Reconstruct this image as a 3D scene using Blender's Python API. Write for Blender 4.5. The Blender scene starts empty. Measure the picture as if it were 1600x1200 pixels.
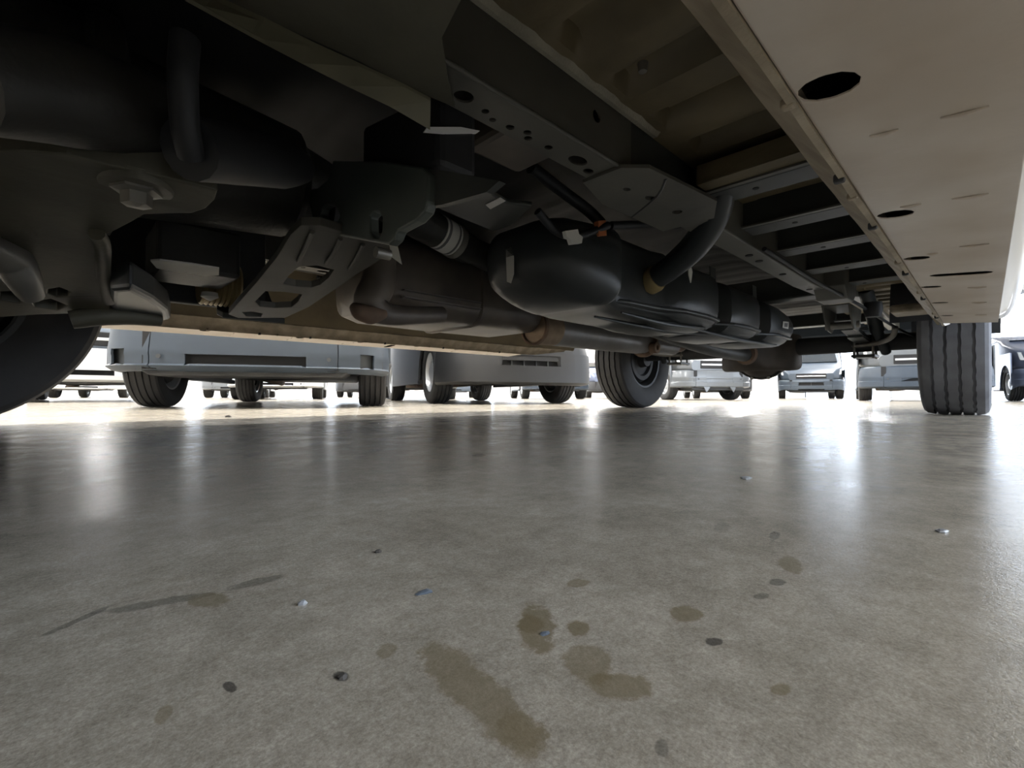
import bpy, bmesh, math, random
from mathutils import Vector, Matrix
from mathutils.geometry import tessellate_polygon
random.seed(7)
R = math.radians
SC = bpy.context.scene
COL = SC.collection

# ------------------------------------------------------------------ camera
YAW = R(45.638)
FWD = Vector((math.cos(YAW), math.sin(YAW), 0)); RGT = Vector((math.sin(YAW), -math.cos(YAW), 0)); UPV = Vector((0, 0, 1))
cam_d = bpy.data.cameras.new('camera'); cam = bpy.data.objects.new('camera', cam_d); COL.objects.link(cam)
cam_d.sensor_width = 36.0; cam_d.lens = 36.0 * 726.5 / 1600; cam_d.clip_start = 0.01; cam_d.clip_end = 300
PITCH, ROLL = 0.0248, R(0.116)
f_ = FWD * math.cos(PITCH) + UPV * math.sin(PITCH); u_ = -FWD * math.sin(PITCH) + UPV * math.cos(PITCH)
r2 = RGT * math.cos(ROLL) + u_ * math.sin(ROLL); u2 = -RGT * math.sin(ROLL) + u_ * math.cos(ROLL)
m = Matrix((r2, u2, -f_)).transposed().to_4x4(); m.translation = (0, 0, 0.085)
cam.matrix_world = m
SC.camera = cam

# ------------------------------------------------------------------ world, exposure
SC.view_settings.view_transform = 'Standard'; SC.view_settings.look = 'None'
SC.view_settings.exposure = -0.82; SC.view_settings.gamma = 1.0; SC.view_settings.use_curve_mapping = False
W = bpy.data.worlds.new('daylight'); SC.world = W; W.use_nodes = True
bg = W.node_tree.nodes['Background']; bg.inputs[0].default_value = (0.78, 0.87, 1.0, 1); bg.inputs[1].default_value = 15.0
LAMP = 215.0          # radiance of the ceiling light tubes

SC.cycles.max_bounces = 7; SC.cycles.diffuse_bounces = 4; SC.cycles.glossy_bounces = 4; SC.cycles.transmission_bounces = 2
SC.cycles.adaptive_threshold = 0.03
SC.cycles.caustics_reflective = False; SC.cycles.caustics_refractive = False
# ------------------------------------------------------------------ materials
MATS = {}
def mat(name, col, rough=0.5, metal=0.0, var=0.0, scale=6.0, col2=None, bump=0.0, spec=0.5, coat=0.0, emis=None):
    if name in MATS: return MATS[name]
    M = bpy.data.materials.new(name); M.use_nodes = True; MATS[name] = M
    nt = M.node_tree; b = nt.nodes['Principled BSDF']
    b.inputs['Base Color'].default_value = (*col, 1); b.inputs['Roughness'].default_value = rough
    b.inputs['Metallic'].default_value = metal; b.inputs['Specular IOR Level'].default_value = spec
    b.inputs['Coat Weight'].default_value = coat
    if emis: b.inputs['Emission Color'].default_value = (*col, 1); b.inputs['Emission Strength'].default_value = emis
    if var or bump or col2:
        tc = nt.nodes.new('ShaderNodeTexCoord')
        n = nt.nodes.new('ShaderNodeTexNoise'); n.inputs['Scale'].default_value = scale; n.inputs['Detail'].default_value = 3
        nt.links.new(tc.outputs['Object'], n.inputs['Vector'])
        cr = nt.nodes.new('ShaderNodeValToRGB')
        c2 = col2 or tuple(max(0, c * (1 - var)) for c in col)
        c1 = col if col2 else tuple(min(1, c * (1 + var)) for c in col)
        cr.color_ramp.elements[0].position = 0.35; cr.color_ramp.elements[1].position = 0.68
        cr.color_ramp.elements[0].color = (*c2, 1); cr.color_ramp.elements[1].color = (*c1, 1)
        nt.links.new(n.outputs['Fac'], cr.inputs['Fac']); nt.links.new(cr.outputs['Color'], b.inputs['Base Color'])
        if bump:
            n2 = nt.nodes.new('ShaderNodeTexNoise'); n2.inputs['Scale'].default_value = scale * 14
            nt.links.new(tc.outputs['Object'], n2.inputs['Vector'])
            bp = nt.nodes.new('ShaderNodeBump'); bp.inputs['Strength'].default_value = bump; bp.inputs['Distance'].default_value = 0.004
            nt.links.new(n2.outputs['Fac'], bp.inputs['Height']); nt.links.new(bp.outputs['Normal'], b.inputs['Normal'])
    return M
mat('rail', (0.098, 0.095, 0.083), 0.5, 0, 0.22, 5, bump=0.08)
mat('rail_dark', (0.042, 0.046, 0.044), 0.5, 0, 0.25, 5)
mat('undercoat', (0.16, 0.128, 0.075), 0.6, 0, 0.22, 7, bump=0.15)
mat('sill_paint', (0.56, 0.51, 0.46), 0.45, 0, 0, 7, col2=(0.43, 0.365, 0.30), bump=0.08)
mat('sill_ledge', (0.31, 0.262, 0.195), 0.5, 0, 0, 22, col2=(0.17, 0.135, 0.09), bump=0.1)
mat('body_paint', (0.86, 0.83, 0.77), 0.3, 0, coat=0.4)
mat('sealant', (0.34, 0.32, 0.26), 0.7, 0, 0.15, 20, bump=0.5)
mat('black_plastic', (0.031, 0.036, 0.039), 0.42, 0, 0.2, 4)
mat('black_rubber', (0.022, 0.023, 0.026), 0.6, 0, 0.2, 8)
mat('tyre', (0.026, 0.026, 0.027), 0.75, 0, 0.18, 10, bump=0.1)
mat('tyre_daylit', (0.13, 0.135, 0.15), 0.8, 0, 0.2, 10)  # daylight on the near rear tyre put into a paler, bluer colour
mat('bracket_green', (0.085, 0.10, 0.092), 0.5, 0, 0.2, 6)
mat('axle_brown', (0.075, 0.062, 0.05), 0.6, 0.1, 0.3, 9, bump=0.15)
mat('shield_olive', (0.17, 0.16, 0.11), 0.55, 0, 0.2, 8)
mat('cast', (0.034, 0.033, 0.030), 0.55, 0.2, 0.3, 8, bump=0.15)
mat('cast_olive', (0.085, 0.08, 0.06), 0.55, 0.1, 0.3, 7, bump=0.12)
mat('steel', (0.24, 0.23, 0.21), 0.45, 0.5, 0.25, 9)
mat('muffler', (0.20, 0.172, 0.145), 0.5, 0.2, 0, 7, col2=(0.115, 0.10, 0.09))
mat('muffler_grey', (0.33, 0.32, 0.32), 0.45, 0.3, 0, 8, col2=(0.23, 0.215, 0.20))
mat('rust', (0.25, 0.165, 0.115), 0.75, 0.1, 0, 16, col2=(0.16, 0.11, 0.08))
mat('tan_rust', (0.42, 0.32, 0.23), 0.7, 0.1, 0.25, 14)
mat('brass', (0.36, 0.28, 0.14), 0.5, 0.4, 0.2, 9)
mat('label_white', (0.72, 0.72, 0.70), 0.6)
mat('label_print', (0.16, 0.16, 0.17), 0.6)
mat('foil', (0.85, 0.87, 0.9), 0.35, 0.0)  # plain near-white, for the bright strip by the rail
mat('orange', (0.50, 0.17, 0.07), 0.5)
mat('glass_dark', (0.02, 0.025, 0.03), 0.08)
mat('grey_bumper', (0.036, 0.050, 0.070), 0.55, 0, 0.08, 4)
mat('charcoal_paint', (0.021, 0.022, 0.024), 0.5, 0.0, 0.06, 3)
mat('silver_paint', (0.062, 0.080, 0.104), 0.4, 0.1, coat=0.15)
mat('white_paint', (0.80, 0.82, 0.85), 0.3, 0, coat=0.5)
mat('grey_paint', (0.12, 0.13, 0.14), 0.33, 0.2, coat=0.2)
mat('blue_grey_paint', (0.15, 0.175, 0.25), 0.33, 0.2, coat=0.2)
mat('dark_under', (0.035, 0.036, 0.038), 0.7, 0, 0.2, 5)
mat('alloy', (0.75, 0.77, 0.80), 0.3, 0.6)
mat('rim_dark', (0.07, 0.075, 0.08), 0.5, 0.3)
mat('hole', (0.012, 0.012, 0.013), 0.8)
mat('lamp_lens', (0.75, 0.78, 0.8), 0.15)
mat('wall_white', (0.80, 0.81, 0.82), 0.7, 0, 0.03, 0.6)
mat('ceiling_white', (0.70, 0.70, 0.70), 0.8, 0, 0.03, 0.6)
mat('door_frame', (0.35, 0.37, 0.40), 0.5, 0.3)
mat('tube_light', (1.0, 0.985, 0.96), 0.5, emis=LAMP)
mat('lamp_housing', (0.8, 0.8, 0.8), 0.5)
mat('asphalt', (0.30, 0.30, 0.31), 0.85, 0, 0.2, 3)
mat('chip_blue', (0.15, 0.18, 0.22), 0.4)
mat('chip_foil', (0.45, 0.47, 0.50), 0.3, 0.4)
mat('chip_dark', (0.05, 0.045, 0.04), 0.7)
mat('chip_grey', (0.42, 0.42, 0.40), 0.6, 0, 0.3, 60)

# ------------------------------------------------------------------ mesh helpers
class MB:
    def __init__(s): s.v = []; s.f = []
    def add(s, v, f):
        o = len(s.v); s.v += [tuple(p) for p in v]; s.f += [tuple(i + o for i in q) for q in f]; return s
    def box(s, x0, x1, y0, y1, z0, z1):
        v = [(x, y, z) for x in (x0, x1) for y in (y0, y1) for z in (z0, z1)]
        return s.add(v, [(0, 1, 3, 2), (4, 6, 7, 5), (0, 4, 5, 1), (2, 3, 7, 6), (0, 2, 6, 4), (1, 5, 7, 3)])
    def plate(s, outer, vec, holes=()):
        vec = Vector(vec); loops = [[Vector(p) for p in outer]] + [[Vector(p) for p in h] for h in holes]
        flat = [p for l in loops for p in l]; n = len(flat)
        tris = tessellate_polygon(loops)
        f = [tuple(t) for t in tris] + [tuple(i + n for i in reversed(t)) for t in tris]
        o = 0
        for l in loops:
            k = len(l)
            for i in range(k):
                a, b = o + i, o + (i + 1) % k
                f.append((a, b, b + n, a + n))
            o += k
        return s.add(flat + [p + vec for p in flat], f)
    def loft(s, rings, cap=True, close=True):
        n = len(rings[0]); v = [p for r in rings for p in r]; f = []
        for i in range(len(rings) - 1):
            for j in range(n if close else n - 1):
                k = (j + 1) % n
                f.append((i * n + j, i * n + k, (i + 1) * n + k, (i + 1) * n + j))
        if cap:
            f.append(tuple(range(n))); f.append(tuple(reversed(range((len(rings) - 1) * n, len(rings) * n))))
        return s.add(v, f)
    def tube(s, path, r, n=12, sub=6, cap=True):
        P = [Vector(p) for p in path]
        rr = list(r) if hasattr(r, '__len__') else [r] * len(P)
        if sub > 1 and len(P) > 2:
            Q = []; q = []
            for i in range(len(P) - 1):
                a = P[max(i - 1, 0)]; b = P[i]; c = P[i + 1]; d = P[min(i + 2, len(P) - 1)]
                for k in range(sub):
                    t = k / sub
                    Q.append(0.5 * ((2 * b) + (c - a) * t + (2 * a - 5 * b + 4 * c - d) * t * t + (3 * b - a - 3 * c + d) * t ** 3))
                    q.append(rr[i] * (1 - t) + rr[i + 1] * t)
            P = Q + [P[-1]]; rr = q + [rr[-1]]
        T = [(P[min(i + 1, len(P) - 1)] - P[max(i - 1, 0)]).normalized() for i in range(len(P))]
        up = Vector((0, 0, 1)) if abs(T[0].z) < 0.9 else Vector((1, 0, 0))
        N = (up - T[0] * up.dot(T[0])).normalized(); rings = []
        for p, t, r0 in zip(P, T, rr):
            N = (N - t * N.dot(t)).normalized(); B = t.cross(N)
            rings.append([p + (N * math.cos(2 * math.pi * j / n) + B * math.sin(2 * math.pi * j / n)) * r0 for j in range(n)])
        return s.loft(rings, cap)
    def lathe(s, prof, c, axis='y', n=48, zig=None):
        rings = []
        for j in range(n):
            a = 2 * math.pi * j / n; ring = []
            for i, (h, r) in enumerate(prof):
                if zig and i in zig: h = h + zig[i] * (1 if (j % 4) < 2 else -1)
                if axis == 'y': p = (c[0] + r * math.cos(a), c[1] + h, c[2] + r * math.sin(a))
                elif axis == 'x': p = (c[0] + h, c[1] + r * math.cos(a), c[2] + r * math.sin(a))
                else: p = (c[0] + r * math.cos(a), c[1] + r * math.sin(a), c[2] + h)
                ring.append(p)
            rings.append(ring)
        rings.append(rings[0])
        k = len(prof); v = [p for r in rings[:-1] for p in r]; f = []
        for j in range(n):
            j2 = (j + 1) % n
            for i in range(k - 1): f.append((j * k + i, j2 * k + i, j2 * k + i + 1, j * k + i + 1))
        return s.add(v, f)
    def build(s, name, m, parent=None, smooth=None, bevel=0, seg=2, solid=0):
        me = bpy.data.meshes.new(name); me.from_pydata(s.v, [], s.f)
        bm = bmesh.new(); bm.from_mesh(me)
        bmesh.ops.remove_doubles(bm, verts=bm.verts, dist=1e-5)
        bmesh.ops.recalc_face_normals(bm, faces=bm.faces)
        if solid: bmesh.ops.solidify(bm, geom=bm.faces[:], thickness=solid)
        if bevel:
            bmesh.ops.dissolve_limit(bm, angle_limit=R(1), verts=bm.verts, edges=bm.edges)
            ed = [e for e in bm.edges if len(e.link_faces) == 2 and e.calc_face_angle(0) > R(35)]
            bmesh.ops.bevel(bm, geom=ed, offset=bevel, segments=seg, affect='EDGES', clamp_overlap=True, profile=0.5)
        bm.to_mesh(me); bm.free()
        if smooth is not None:
            for p in me.polygons: p.use_smooth = True
            me.set_sharp_from_angle(angle=R(smooth))
        me.materials.append(MATS[m])
        o = bpy.data.objects.new(name, me); COL.objects.link(o)
        if parent: o.parent = parent
        return o
def tag(o, label=None, cat=None, group=None, kind=None):
    if label: o['label'] = label
    if cat: o['category'] = cat
    if group: o['group'] = group
    if kind: o['kind'] = kind
    return o
def empty(name, loc=(0, 0, 0), rz=0):
    o = bpy.data.objects.new(name, None); COL.objects.link(o); o.location = loc; o.rotation_euler = (0, 0, rz); o.empty_display_size = 0.1
    return o
def rrect(a0, a1, b0, b1, r, k=4, f=lambda a, b: (a, b)):
    out = []
    for ca, cb, s0 in ((a1 - r, b1 - r, 0), (a0 + r, b1 - r, 90), (a0 + r, b0 + r, 180), (a1 - r, b0 + r, 270)):
        for i in range(k + 1):
            t = R(s0 + 90 * i / k); out.append(f(ca + r * math.cos(t), cb + r * math.sin(t)))
    return out
def circ(c, ax, ay, r, n=12, r2=None):
    c = Vector(c); ax = Vector(ax).normalized(); ay = Vector(ay).normalized()
    return [c + ax * r * math.cos(2 * math.pi * i / n) + ay * (r2 or r) * math.sin(2 * math.pi * i / n) for i in range(n)]
def struct(o): o['kind'] = 'structure'; return o

# ------------------------------------------------------------------ the hall
U0, U1, V0, V1, HC = -6.5, 26.0, -4.6, 27.0, 4.6
nu0, nu1, nv0, nv1 = -0.3, 1.1, -0.3, 1.1
fb = MB(); A0, A1, B0, B1 = U0 - 0.2, U1 + 0.2, V0 - 0.2, V1 + 0.2
fb.add([(A0, B0, 0), (A1, B0, 0), (A1, B1, 0), (A0, B1, 0), (nu0, nv0, 0), (nu1, nv0, 0), (nu1, nv1, 0), (nu0, nv1, 0), (A0, B0, -.3), (A1, B0, -.3), (A1, B1, -.3), (A0, B1, -.3)],
    [(0, 1, 5, 4), (1, 2, 6, 5), (2, 3, 7, 6), (3, 0, 4, 7), (0, 8, 9, 1), (1, 9, 10, 2), (2, 10, 11, 3), (3, 11, 8, 0), (8, 11, 10, 9), (4, 5, 6, 7)])
fl = struct(fb.build('floor', 'wall_white'))
def floor_material(spills):
    M = bpy.data.materials.new('sealed_concrete'); M.use_nodes = True; nt = M.node_tree; b = nt.nodes['Principled BSDF']
    L = nt.links.new; N = nt.nodes.new
    g = N('ShaderNodeNewGeometry')
    def noise(sc, det=8, rough=0.6, vec=None):
        n = N('ShaderNodeTexNoise'); n.inputs['Scale'].default_value = sc; n.inputs['Detail'].default_value = det; n.inputs['Roughness'].default_value = rough
        L(vec or g.outputs['Position'], n.inputs['Vector']); return n
    def ramp(src, p0, c0, p1, c1):
        r = N('ShaderNodeValToRGB'); e = r.color_ramp.elements; e[0].position = p0; e[0].color = (*c0, 1); e[1].position = p1; e[1].color = (*c1, 1)
        L(src, r.inputs['Fac']); return r.outputs['Color']
    def mix(fac, a, c, mode='MIX'):
        x = N('ShaderNodeMix'); x.data_type = 'RGBA'; x.blend_type = mode
        if isinstance(fac, float): x.inputs[0].default_value = fac
        else: L(fac, x.inputs[0])
        for sock, val in ((x.inputs[6], a), (x.inputs[7], c)):
            if isinstance(val, tuple): sock.default_value = (*val, 1)
            else: L(val, sock)
        return x.outputs[2]
    big = noise(1.6, 2); mid = noise(14, 4); sml = noise(75, 3, 0.65); fine = noise(420, 3, 0.75); spk = noise(1100, 1, 0.8)
    c = ramp(big.outputs['Fac'], 0.3, (0.36, 0.331, 0.287), 0.7, (0.455, 0.426, 0.378))
    c = mix(0.65, c, ramp(mid.outputs['Fac'], 0.32, (0.38, 0.365, 0.335), 0.68, (0.60, 0.59, 0.57)), 'OVERLAY')
    c = mix(0.55, c, ramp(sml.outputs['Fac'], 0.3, (0.36, 0.35, 0.325), 0.7, (0.63, 0.628, 0.62)), 'OVERLAY')
    c = mix(0.55, c, ramp(fine.outputs['Fac'], 0.3, (0.32, 0.31, 0.29), 0.7, (0.68, 0.68, 0.67)), 'OVERLAY')
    c = mix(0.30, c, ramp(spk.outputs['Fac'], 0.3, (0.25, 0.24, 0.23), 0.72, (0.78, 0.78, 0.78)), 'OVERLAY')
    # spills: an outline of four floor points each (along, along, across, across), darkness, colour
    wob = noise(70, 2, 0.6); wob2 = noise(330, 3, 0.7)
    BR, DK = (0.19, 0.15, 0.085), (0.05, 0.045, 0.04)
    for pts, dark, colr in spills:
        p = [Vector(q) for q in pts]; cc = (p[0] + p[1] + p[2] + p[3]) / 4
        a = (p[1] - p[0]) / 2; d = (p[2] - p[3]) / 2
        det = a.x * d.y - a.y * d.x
        r1 = (d.y / det, -d.x / det, 0); rr2 = (-a.y / det, a.x / det, 0)
        sb = N('ShaderNodeVectorMath'); sb.operation = 'SUBTRACT'; L(g.outputs['Position'], sb.inputs[0]); sb.inputs[1].default_value = cc
        ds = []
        for rv in (r1, rr2):
            dt = N('ShaderNodeVectorMath'); dt.operation = 'DOT_PRODUCT'; L(sb.outputs[0], dt.inputs[0]); dt.inputs[1].default_value = rv; ds.append(dt.outputs['Value'])
        cb = N('ShaderNodeCombineXYZ'); L(ds[0], cb.inputs[0]); L(ds[1], cb.inputs[1])
        ln = N('ShaderNodeVectorMath'); ln.operation = 'LENGTH'; L(cb.outputs[0], ln.inputs[0])
        m1 = N('ShaderNodeMath'); m1.operation = 'MULTIPLY_ADD'; m1.inputs[1].default_value = 1.1; L(wob.outputs['Fac'], m1.inputs[0]); L(ln.outputs['Value'], m1.inputs[2])
        m2 = N('ShaderNodeMath'); m2.operation = 'MULTIPLY_ADD'; m2.inputs[1].default_value = 0.7; L(wob2.outputs['Fac'], m2.inputs[0]); L(m1.outputs[0], m2.inputs[2])
        mr = N('ShaderNodeMapRange'); mr.interpolation_type = 'SMOOTHSTEP'; L(m2.outputs[0], mr.inputs[0])
        mr.inputs[1].default_value = 1.62; mr.inputs[2].default_value = 1.95; mr.inputs[3].default_value = dark; mr.inputs[4].default_value = 0
        c = mix(mr.outputs[0], c, BR if colr == 'b' else DK)
    L(c, b.inputs['Base Color'])
    rr = N('ShaderNodeMapRange'); L(mid.outputs['Fac'], rr.inputs[0]); rr.inputs[1].default_value = 0.3; rr.inputs[2].default_value = 0.7; rr.inputs[3].default_value = 0.15; rr.inputs[4].default_value = 0.25
    L(rr.outputs[0], b.inputs['Roughness'])
    b.inputs['Specular IOR Level'].default_value = 0.5
    bp = N('ShaderNodeBump'); bp.inputs['Strength'].default_value = 0.12; bp.inputs['Distance'].default_value = 0.002
    L(fine.outputs['Fac'], bp.inputs['Height']); L(bp.outputs['Normal'], b.inputs['Normal'])
    return M
SPILLS = [
    ([(0.126,0.126,0.000), (0.126,0.106,0.000), (0.145,0.129,0.000), (0.116,0.110,0.000)], 0.75, 'b'),
    ([(0.123,0.124,0.000), (0.131,0.117,0.000), (0.135,0.127,0.000), (0.123,0.115,0.000)], 0.7, 'b'),
    ([(0.133,0.109,0.000), (0.141,0.102,0.000), (0.142,0.110,0.000), (0.132,0.102,0.000)], 0.8, 'b'),
    ([(0.121,0.099,0.000), (0.123,0.081,0.000), (0.133,0.094,0.000), (0.112,0.085,0.000)], 0.6, 'b'),
    ([(0.112,0.084,0.000), (0.126,0.069,0.000), (0.126,0.081,0.000), (0.114,0.073,0.000)], 0.7, 'b'),
    ([(0.172,0.089,0.000), (0.181,0.079,0.000), (0.184,0.087,0.000), (0.170,0.081,0.000)], 0.7, 'b'),
    ([(0.162,0.070,0.000), (0.167,0.065,0.000), (0.167,0.069,0.000), (0.161,0.066,0.000)], 0.75, 'd'),
    ([(0.267,0.077,0.000), (0.263,0.064,0.000), (0.282,0.074,0.000), (0.254,0.068,0.000)], 0.55, 'b'),
    ([(0.166,0.135,0.000), (0.175,0.128,0.000), (0.175,0.134,0.000), (0.166,0.128,0.000)], 0.6, 'b'),
    ([(0.149,0.046,0.000), (0.154,0.041,0.000), (0.155,0.044,-0.000), (0.148,0.042,0.000)], 0.65, 'b'),
    ([(0.093,0.148,0.000), (0.082,0.073,0.000), (0.097,0.108,0.000), (0.079,0.101,0.000)], 0.62, 'b'),
    ([(0.088,0.093,0.000), (0.080,0.073,0.000), (0.090,0.081,0.000), (0.078,0.084,0.000)], 0.5, 'b'),
    ([(0.077,0.143,0.000), (0.083,0.139,0.000), (0.083,0.145,0.000), (0.077,0.137,0.000)], 0.5, 'b'),
    ([(-0.001,0.235,0.000), (0.018,0.248,0.000), (0.008,0.245,0.000), (0.007,0.239,0.000)], 0.5, 'd'),
    ([(0.012,0.243,0.000), (0.053,0.232,0.000), (0.032,0.243,0.000), (0.031,0.234,0.000)], 0.45, 'd'),
    ([(0.039,0.231,0.000), (0.053,0.223,0.000), (0.048,0.237,0.000), (0.045,0.220,0.000)], 0.6, 'b'),
    ([(0.054,0.234,0.000), (0.077,0.233,0.000), (0.066,0.239,0.000), (0.064,0.229,0.000)], 0.45, 'd'),
    ([(0.036,0.158,0.000), (0.039,0.154,0.000), (0.038,0.159,0.000), (0.037,0.153,0.000)], 0.8, 'd'),
    ([(0.061,0.140,0.000), (0.065,0.136,0.000), (0.064,0.141,0.000), (0.062,0.135,0.000)], 0.8, 'd'),
    ([(0.020,0.155,0.000), (0.024,0.155,0.000), (0.023,0.160,0.000), (0.021,0.151,0.000)], 0.5, 'b'),
    ([(0.864,0.224,0.000), (0.936,0.169,0.000), (0.930,0.202,0.000), (0.874,0.190,0.000)], 0.5, 'd'),
    ([(0.233,0.071,0.000), (0.240,0.065,0.000), (0.242,0.070,0.000), (0.233,0.067,0.000)], 0.55, 'd'),
    ([(0.212,0.071,0.000), (0.220,0.066,0.000), (0.219,0.070,0.000), (0.212,0.067,0.000)], 0.45, 'd'),
    ([(0.105,0.058,0.000), (0.107,0.055,0.000), (0.109,0.058,0.000), (0.103,0.055,0.000)], 0.45, 'd'),
    ([(0.310,0.094,0.000), (0.318,0.090,0.000), (0.324,0.095,0.000), (0.304,0.089,0.000)], 0.4, 'd'),
    ([(0.188,0.731,0.000), (0.216,0.743,0.000), (0.209,0.761,0.000), (0.194,0.706,0.000)], 0.5, 'd'),
    ([(0.601,0.447,0.000), (0.623,0.426,0.000), (0.635,0.453,0.000), (0.591,0.422,0.000)], 0.5, 'd'),
    ([(0.423,0.517,0.000), (0.440,0.502,0.000), (0.441,0.520,0.000), (0.418,0.493,0.000)], 0.6, 'd'),
    ([(0.305,0.125,0.000), (0.314,0.117,0.000), (0.324,0.126,0.000), (0.297,0.116,0.000)], 0.22, 'd'),
]
fl.data.materials[0] = floor_material([]); fl.data.materials.append(floor_material(SPILLS)); fl.data.polygons[-1].material_index = 1
struct(MB().box(U0, U1, V0, V1, HC, HC + 0.2).build('ceiling', 'ceiling_white'))
def wall(name, holes, fixed, axis, a0, a1, out):
    # a wall slab with real openings
    if axis == 'u': q = lambda a, z: (a, fixed, z); vec = (0, out, 0)
    else: q = lambda a, z: (fixed, a, z); vec = (out, 0, 0)
    o = [q(a0, 0), q(a1, 0), q(a1, HC), q(a0, HC)]
    hs = [[q(h[0], h[2]), q(h[1], h[2]), q(h[1], h[3]), q(h[0], h[3])] for h in holes]
    return struct(MB().plate(o, vec, hs).build(name, 'wall_white'))
OPEN_R = [(-3.6, 0.6, 0.02, 4.0), (3.0, 6.2, 0.02, 4.0)]
OPEN_N = [(0.6, 8.6, 0.02, 4.0), (11.0, 19.0, 0.02, 4.0)]
WIN_F = [(-5.5, 3.5, 0.9, 3.8), (4.5, 13.5, 0.9, 3.8), (14.5, 24.5, 0.9, 3.8)]
wall('wall_right', OPEN_R, U1, 'v', V0, V1, 0.2)
wall('wall_left', [], U0, 'v', V0, V1, -0.2)
wall('wall_back', WIN_F, V1, 'u', U0, U1, 0.2)
wall('wall_front', OPEN_N, V0, 'u', U0, U1, -0.2)
k = 1
for a0, a1, z0, z1 in WIN_F:
    o = struct(MB().box(a0, a1, V1 + 0.08, V1 + 0.12, z0, z0 + 0.06).box(a0, a1, V1 + 0.08, V1 + 0.12, z1 - 0.06, z1)
        .box(a0, a0 + 0.06, V1 + 0.08, V1 + 0.12, z0, z1).box(a1 - 0.06, a1, V1 + 0.08, V1 + 0.12, z0, z1).box((a0 + a1) / 2 - 0.03, (a0 + a1) / 2 + 0.03, V1 + 0.08, V1 + 0.12, z0, z1).build('window_frame_%d' % k, 'door_frame')); k += 1  # frames of window openings without glass
k = 1
for a0, a1, z0, z1 in OPEN_R:
    struct(MB().box(U1 - 0.03, U1 + 0.23, a0 - 0.1, a0, 0, z1 + 0.1).box(U1 - 0.03, U1 + 0.23, a1, a1 + 0.1, 0, z1 + 0.1).box(U1 - 0.03, U1 + 0.23, a0, a1, z1, z1 + 0.1).build('door_%d' % k, 'door_frame')); k += 1
for a0, a1, z0, z1 in OPEN_N:
    struct(MB().box(a0 - 0.1, a0, V0 - 0.23, V0 + 0.03, 0, z1 + 0.1).box(a1, a1 + 0.1, V0 - 0.23, V0 + 0.03, 0, z1 + 0.1).box(a0, a1, V0 - 0.23, V0 + 0.03, z1, z1 + 0.1).build('door_%d' % k, 'door_frame')); k += 1
struct(MB().box(U0 - 40, U1 + 60, V0 - 60, V1 + 60, -0.5, -0.31).build('ground_outside', 'asphalt'))
# daylight portals in the openings (they only guide sampling of the sky)
def portal(loc, sx, sy, dirv):
    l = bpy.data.lights.new('daylight_portal', 'AREA'); l.shape = 'RECTANGLE'; l.size = sx; l.size_y = sy; l.cycles.is_portal = True
    o = bpy.data.objects.new('daylight_portal', l); COL.objects.link(o); o.location = loc
    o.rotation_euler = Vector(dirv).to_track_quat('-Z', 'Y').to_euler(); return o
for a0, a1, z0, z1 in OPEN_R: portal((U1 + 0.1, (a0 + a1) / 2, (z0 + z1) / 2), a1 - a0, z1 - z0, (-1, 0, 0))
for a0, a1, z0, z1 in WIN_F: portal(((a0 + a1) / 2, V1 + 0.1, (z0 + z1) / 2), a1 - a0, z1 - z0, (0, -1, 0))
for a0, a1, z0, z1 in OPEN_N: portal(((a0 + a1) / 2, V0 - 0.1, (z0 + z1) / 2), a1 - a0, z1 - z0, (0, 1, 0))
lampA = None
for i in range(6):
    for j in range(6):
        x, y = U0 + 3.4 + i * 5.2, V0 + 2.4 + j * 5.2
        if j < 1: continue          # the lane along the front wall has no lamps
        t = empty('ceiling_light', (x, y, HC))
        if lampA is None:
            lampA = (MB().box(-1.2, 1.2, -0.3, 0.3, -0.07, 0).build('housing', 'lamp_housing', t), MB().add([(-1.15, -.26, -.072), (-1.15, .26, -.072), (1.15, .26, -.072), (1.15, -.26, -.072)], [(0, 1, 2, 3)]).build('diffuser', 'tube_light', t))
        else:
            for s in lampA:
                c = s.copy(); COL.objects.link(c); c.parent = t
        tag(t, 'long white ceiling light panel over the parking hall', 'ceiling light', 'ceiling lights over the hall')

# ------------------------------------------------------------------ wheels
def tyre_mesh(Rt, w, rb, zigzag=True, n=96):
    h = w / 2; g = 0.011 * w / 0.235; dpt = 0.010
    prof = [(-h * 0.80, rb), (-h * 0.93, rb + 0.02), (-h, Rt * 0.78), (-h * 0.985, Rt * 0.89), (-h * 0.93, Rt * 0.955), (-h * 0.83, Rt * 0.985)]
    zig = {}
    for y in (-0.56, -0.19, 0.19, 0.56):
        for dy, rr in ((-g / 2, Rt), (-g / 2 * 0.7, Rt - dpt), (g / 2 * 0.7, Rt - dpt), (g / 2, Rt)):
            if zigzag: zig[len(prof)] = 0.0012
            prof.append((y * h + dy, rr))
    prof += [(h * 0.83, Rt * 0.985), (h * 0.93, Rt * 0.955), (h * 0.985, Rt * 0.89), (h, Rt * 0.78), (h * 0.93, rb + 0.02), (h * 0.80, rb), (-h * 0.80, rb)]
    return MB().lathe(prof, (0, 0, 0), 'y', n, zig)
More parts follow.
